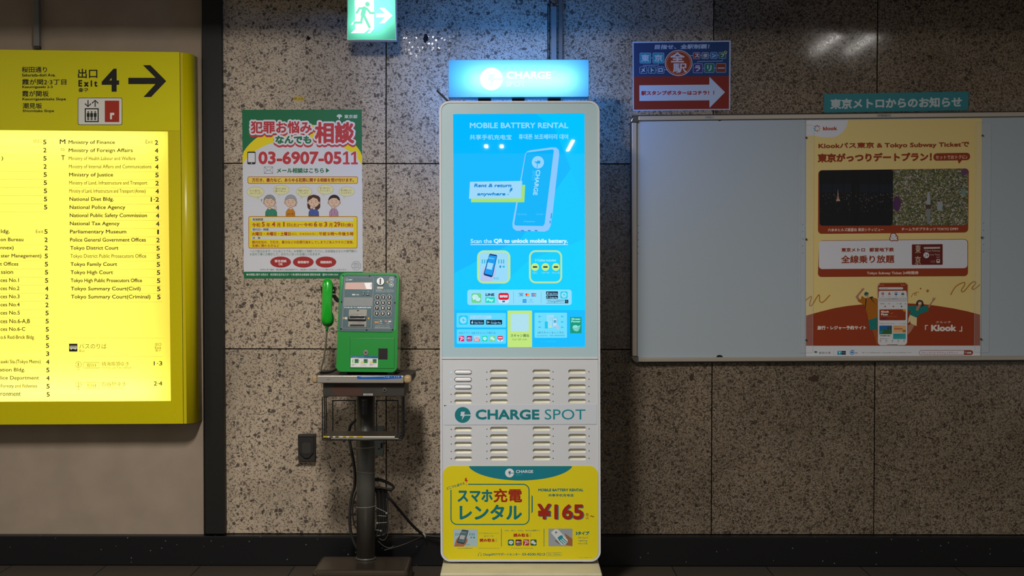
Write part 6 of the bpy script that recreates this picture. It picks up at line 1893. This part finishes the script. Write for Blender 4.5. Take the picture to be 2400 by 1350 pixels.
g.text('東', *K2(1325, 935), *K2(1387, 1030), '#b4a48c', 4, b=0.2).text('京', *K2(1322, 1060), *K2(1387, 1158), '#b4a48c', 4, b=0.2)
g.text('Tokyo Subway', *K2(1430, 990), *K2(1605, 1018), '#b8a8a0', 4).text('24', *K2(1430, 1036), *K2(1472, 1068), '#3a2a28', 5).text('-hour Ticket', *K2(1488, 1036), *K2(1605, 1054), '#b8a8a0', 4).text('Adult', *K2(1562, 1066), *K2(1604, 1080), '#b8a8a0', 4).text('Tokyo Metro & Toei Subway', *K2(1430, 964), *K2(1598, 975), '#5c140e', 5)
g.text('Tokyo Subway Ticket 24時間券', 2031.4, 635.6, 2153, 645, '#cdb0a0', 3, b=0.35)
g.text('旅行・レジャー予約サイト', 1915.4, 763.4, 2030, 773.2, '#d0c4be', 3, b=0.5).text('クルック', 2193, 752.4, 2228, 757.8, '#cdb0a0', 3, b=0.2)
g.text('「', *K3(1553, 635), *K3(1590, 697), '#d0c4be', 3, b=0.4).text('Klook', *K3(1627, 632), *K3(1935, 713), '#d0c4be', 3, b=1.2).text('」', *K3(1970, 650), *K3(2008, 715), '#d0c4be', 3, b=0.4)
g.text('都営交通', *K3(258, 962), *K3(397, 989), '#2e3a34', 3).text('T', *K3(490, 962), *K3(528, 988), '#c4e0e4', 4, b=0.3).text('Metro', *K3(541, 968), *K3(581, 980), '#a8c8d0', 4).text('PASMO', *K3(694, 967), *K3(730, 986), '#2a3a4c', 4)
g.text('東京メトロは、東京の観光や街歩きが、Tokyo Subwayを楽しくおトクにめぐる旅をお届けしています。', *K3(785, 967), *K3(1390, 984), '#55565a', 3)
g.text('クルックパス サブウェイチケット', *K3(1510, 960), *K3(1955, 989), '#8a3418', 3).text('検索', *K3(2066, 962), *K3(2120, 987), WHK, 4, b=0.2)
g.build()

# ------------------------------------------------------------------ teal title plate above the board
tq = [(1931, 220.4), (2270, 214.6), (2268.4, 258.4), (1931.3, 264.4)]
tt = tag(ext('title_plate', mat('teal_plate', '0a6f78', rough=0.45), tq, WALL, 0.0002, 0.003),
         'teal nameplate with pale lettering above the notice board', 'nameplate')
g = Art('lettering', WALL, 0.0032, tt, slope=-0.0162)
g.text('東京メトロからのお知らせ', 1945.4, 231.6, 2254, 256.2, '#a9b3b4', 1, b=1.1)
g.build()

# ------------------------------------------------------------------ stamp rally notice
S1 = lambda x, y: (1460 + x / 7.1036, 80 + y / 7.1036)
sq_ = [S1(160, 125), S1(1795, 106), S1(1786, 1262), S1(163, 1280)]
sr = thing('poster', 'blue and red notice with a white arrow pointing right, above the notice board corner', 'poster', WALL.at(1597, 178))
ext('sheet', mat('notice_paper', '93a2b8', rough=0.45), sq_, WALL, 0.0003, 0.0016, sr)
NAV, RED2, WH2 = '#082d58', '#70180c', '#9eabbd'
g = Art('printed_artwork', WALL, 0.0017, sr)
g.poly([S1(178, 150), S1(1770, 128), S1(1766, 700), S1(180, 708)], NAV, 0).poly([S1(180, 708), S1(1766, 700), S1(1764, 1244), S1(182, 1258)], RED2, 0)
g.poly([S1(*p) for p in ((272, 853), (1437, 842), (1440, 712), (1698, 968), (1440, 1230), (1440, 1102), (274, 1114))], WH2, 1)
LNC = '#6a83a6'
for pts in (((468, 398), (492, 398)), ((590, 488), (590, 516), (340, 522), (340, 545)), ((403, 602), (422, 602)), ((545, 600), (565, 600)), ((688, 595), (730, 593)),
            ((1110, 358), (1165, 357)), ((1285, 356), (1308, 356)), ((1430, 356), (1452, 356)), ((1572, 354), (1595, 354)), ((1656, 410), (1656, 448), (1242, 458), (1240, 480)), ((1330, 570), (1355, 570)), ((1523, 566), (1548, 566))):
    g.line([S1(*p) for p in pts], 1.8, LNC, 1)
for x0, y0, x1, y1, c_ in ((277, 310, 468, 490, '#0a7a8c'), (492, 308, 687, 488, '#0a7a8c'), (275, 540, 403, 660, '#0a2c50'), (420, 540, 545, 658, '#0a3c54'), (563, 538, 688, 658, '#0a3458'),
                           (1163, 303, 1285, 416, '#74201c'), (1307, 302, 1430, 415, '#54545c'), (1450, 300, 1572, 414, '#0f5c88'), (1592, 298, 1718, 410, '#14502c'),
                           (1163, 490, 1332, 650, '#36255e'), (1353, 487, 1523, 646, '#0c5a48'), (1545, 485, 1718, 644, '#6a2812')):
    g.rr(*S1(x0, y0), *S1(x1, y1), 3, LNC, 2).rr(*S1(x0 + 9, y0 + 9), *S1(x1 - 9, y1 - 9), 2.2, c_, 3)
g.ell(*S1(925, 482), 32.3, 30.4, '#b4aeb8', 4, n=44).ell(*S1(925, 482), 30.8, 28.9, '#7f2c0b', 5, n=44).loop(ell(*S1(925, 482), 28, 26.2, 44), 0.7, '#c89a80', 6).loop(ell(*S1(1708, 305), 3.0, 3.0, 18), 1.2, '#b4a03c', 5)
for s, a in (('東', (303, 338, 440, 464)), ('京', (520, 338, 660, 462)), ('メ', (298, 562, 370, 640)), ('ト', (462, 562, 512, 638)), ('ロ', (588, 566, 662, 634)),
             ('ス', (1190, 325, 1268, 392)), ('タ', (1334, 324, 1402, 394)), ('ン', (1478, 326, 1548, 390)), ('フ', (1622, 325, 1685, 388)), ('ラ', (1196, 522, 1288, 622)), ('リ', (1402, 515, 1474, 618)), ('ー', (1575, 558, 1694, 574))):
    g.text(s, *S1(a[0], a[1]), *S1(a[2], a[3]), '#98a8bc', 5, b=0.6)
g.text('全', *S1(785, 303), *S1(1028, 472), '#aaa6ae', 7, b=1.0).text('駅', *S1(828, 488), *S1(1066, 646), '#aaa6ae', 7, b=0.7)
g.build()
g = Art('title_lettering', WALL, 0.0017, sr, slope=-0.0115)
g.text('目指せ、全駅制覇！', 1534, 104.6, 1662, 116, '#8798b2', 2, b=0.55, it=0.12)
g.build()
g = Art('arrow_lettering', WALL, 0.0017, sr, slope=-0.006)
g.text('駅スタンプポスターはコチラ！！', *S1(302, 944), *S1(1520, 1022), '#8f1420', 3, b=0.6)
g.build()

if TOB.name in COL.objects:
    COL.objects.unlink(TOB)
bpy.data.objects.remove(TOB)
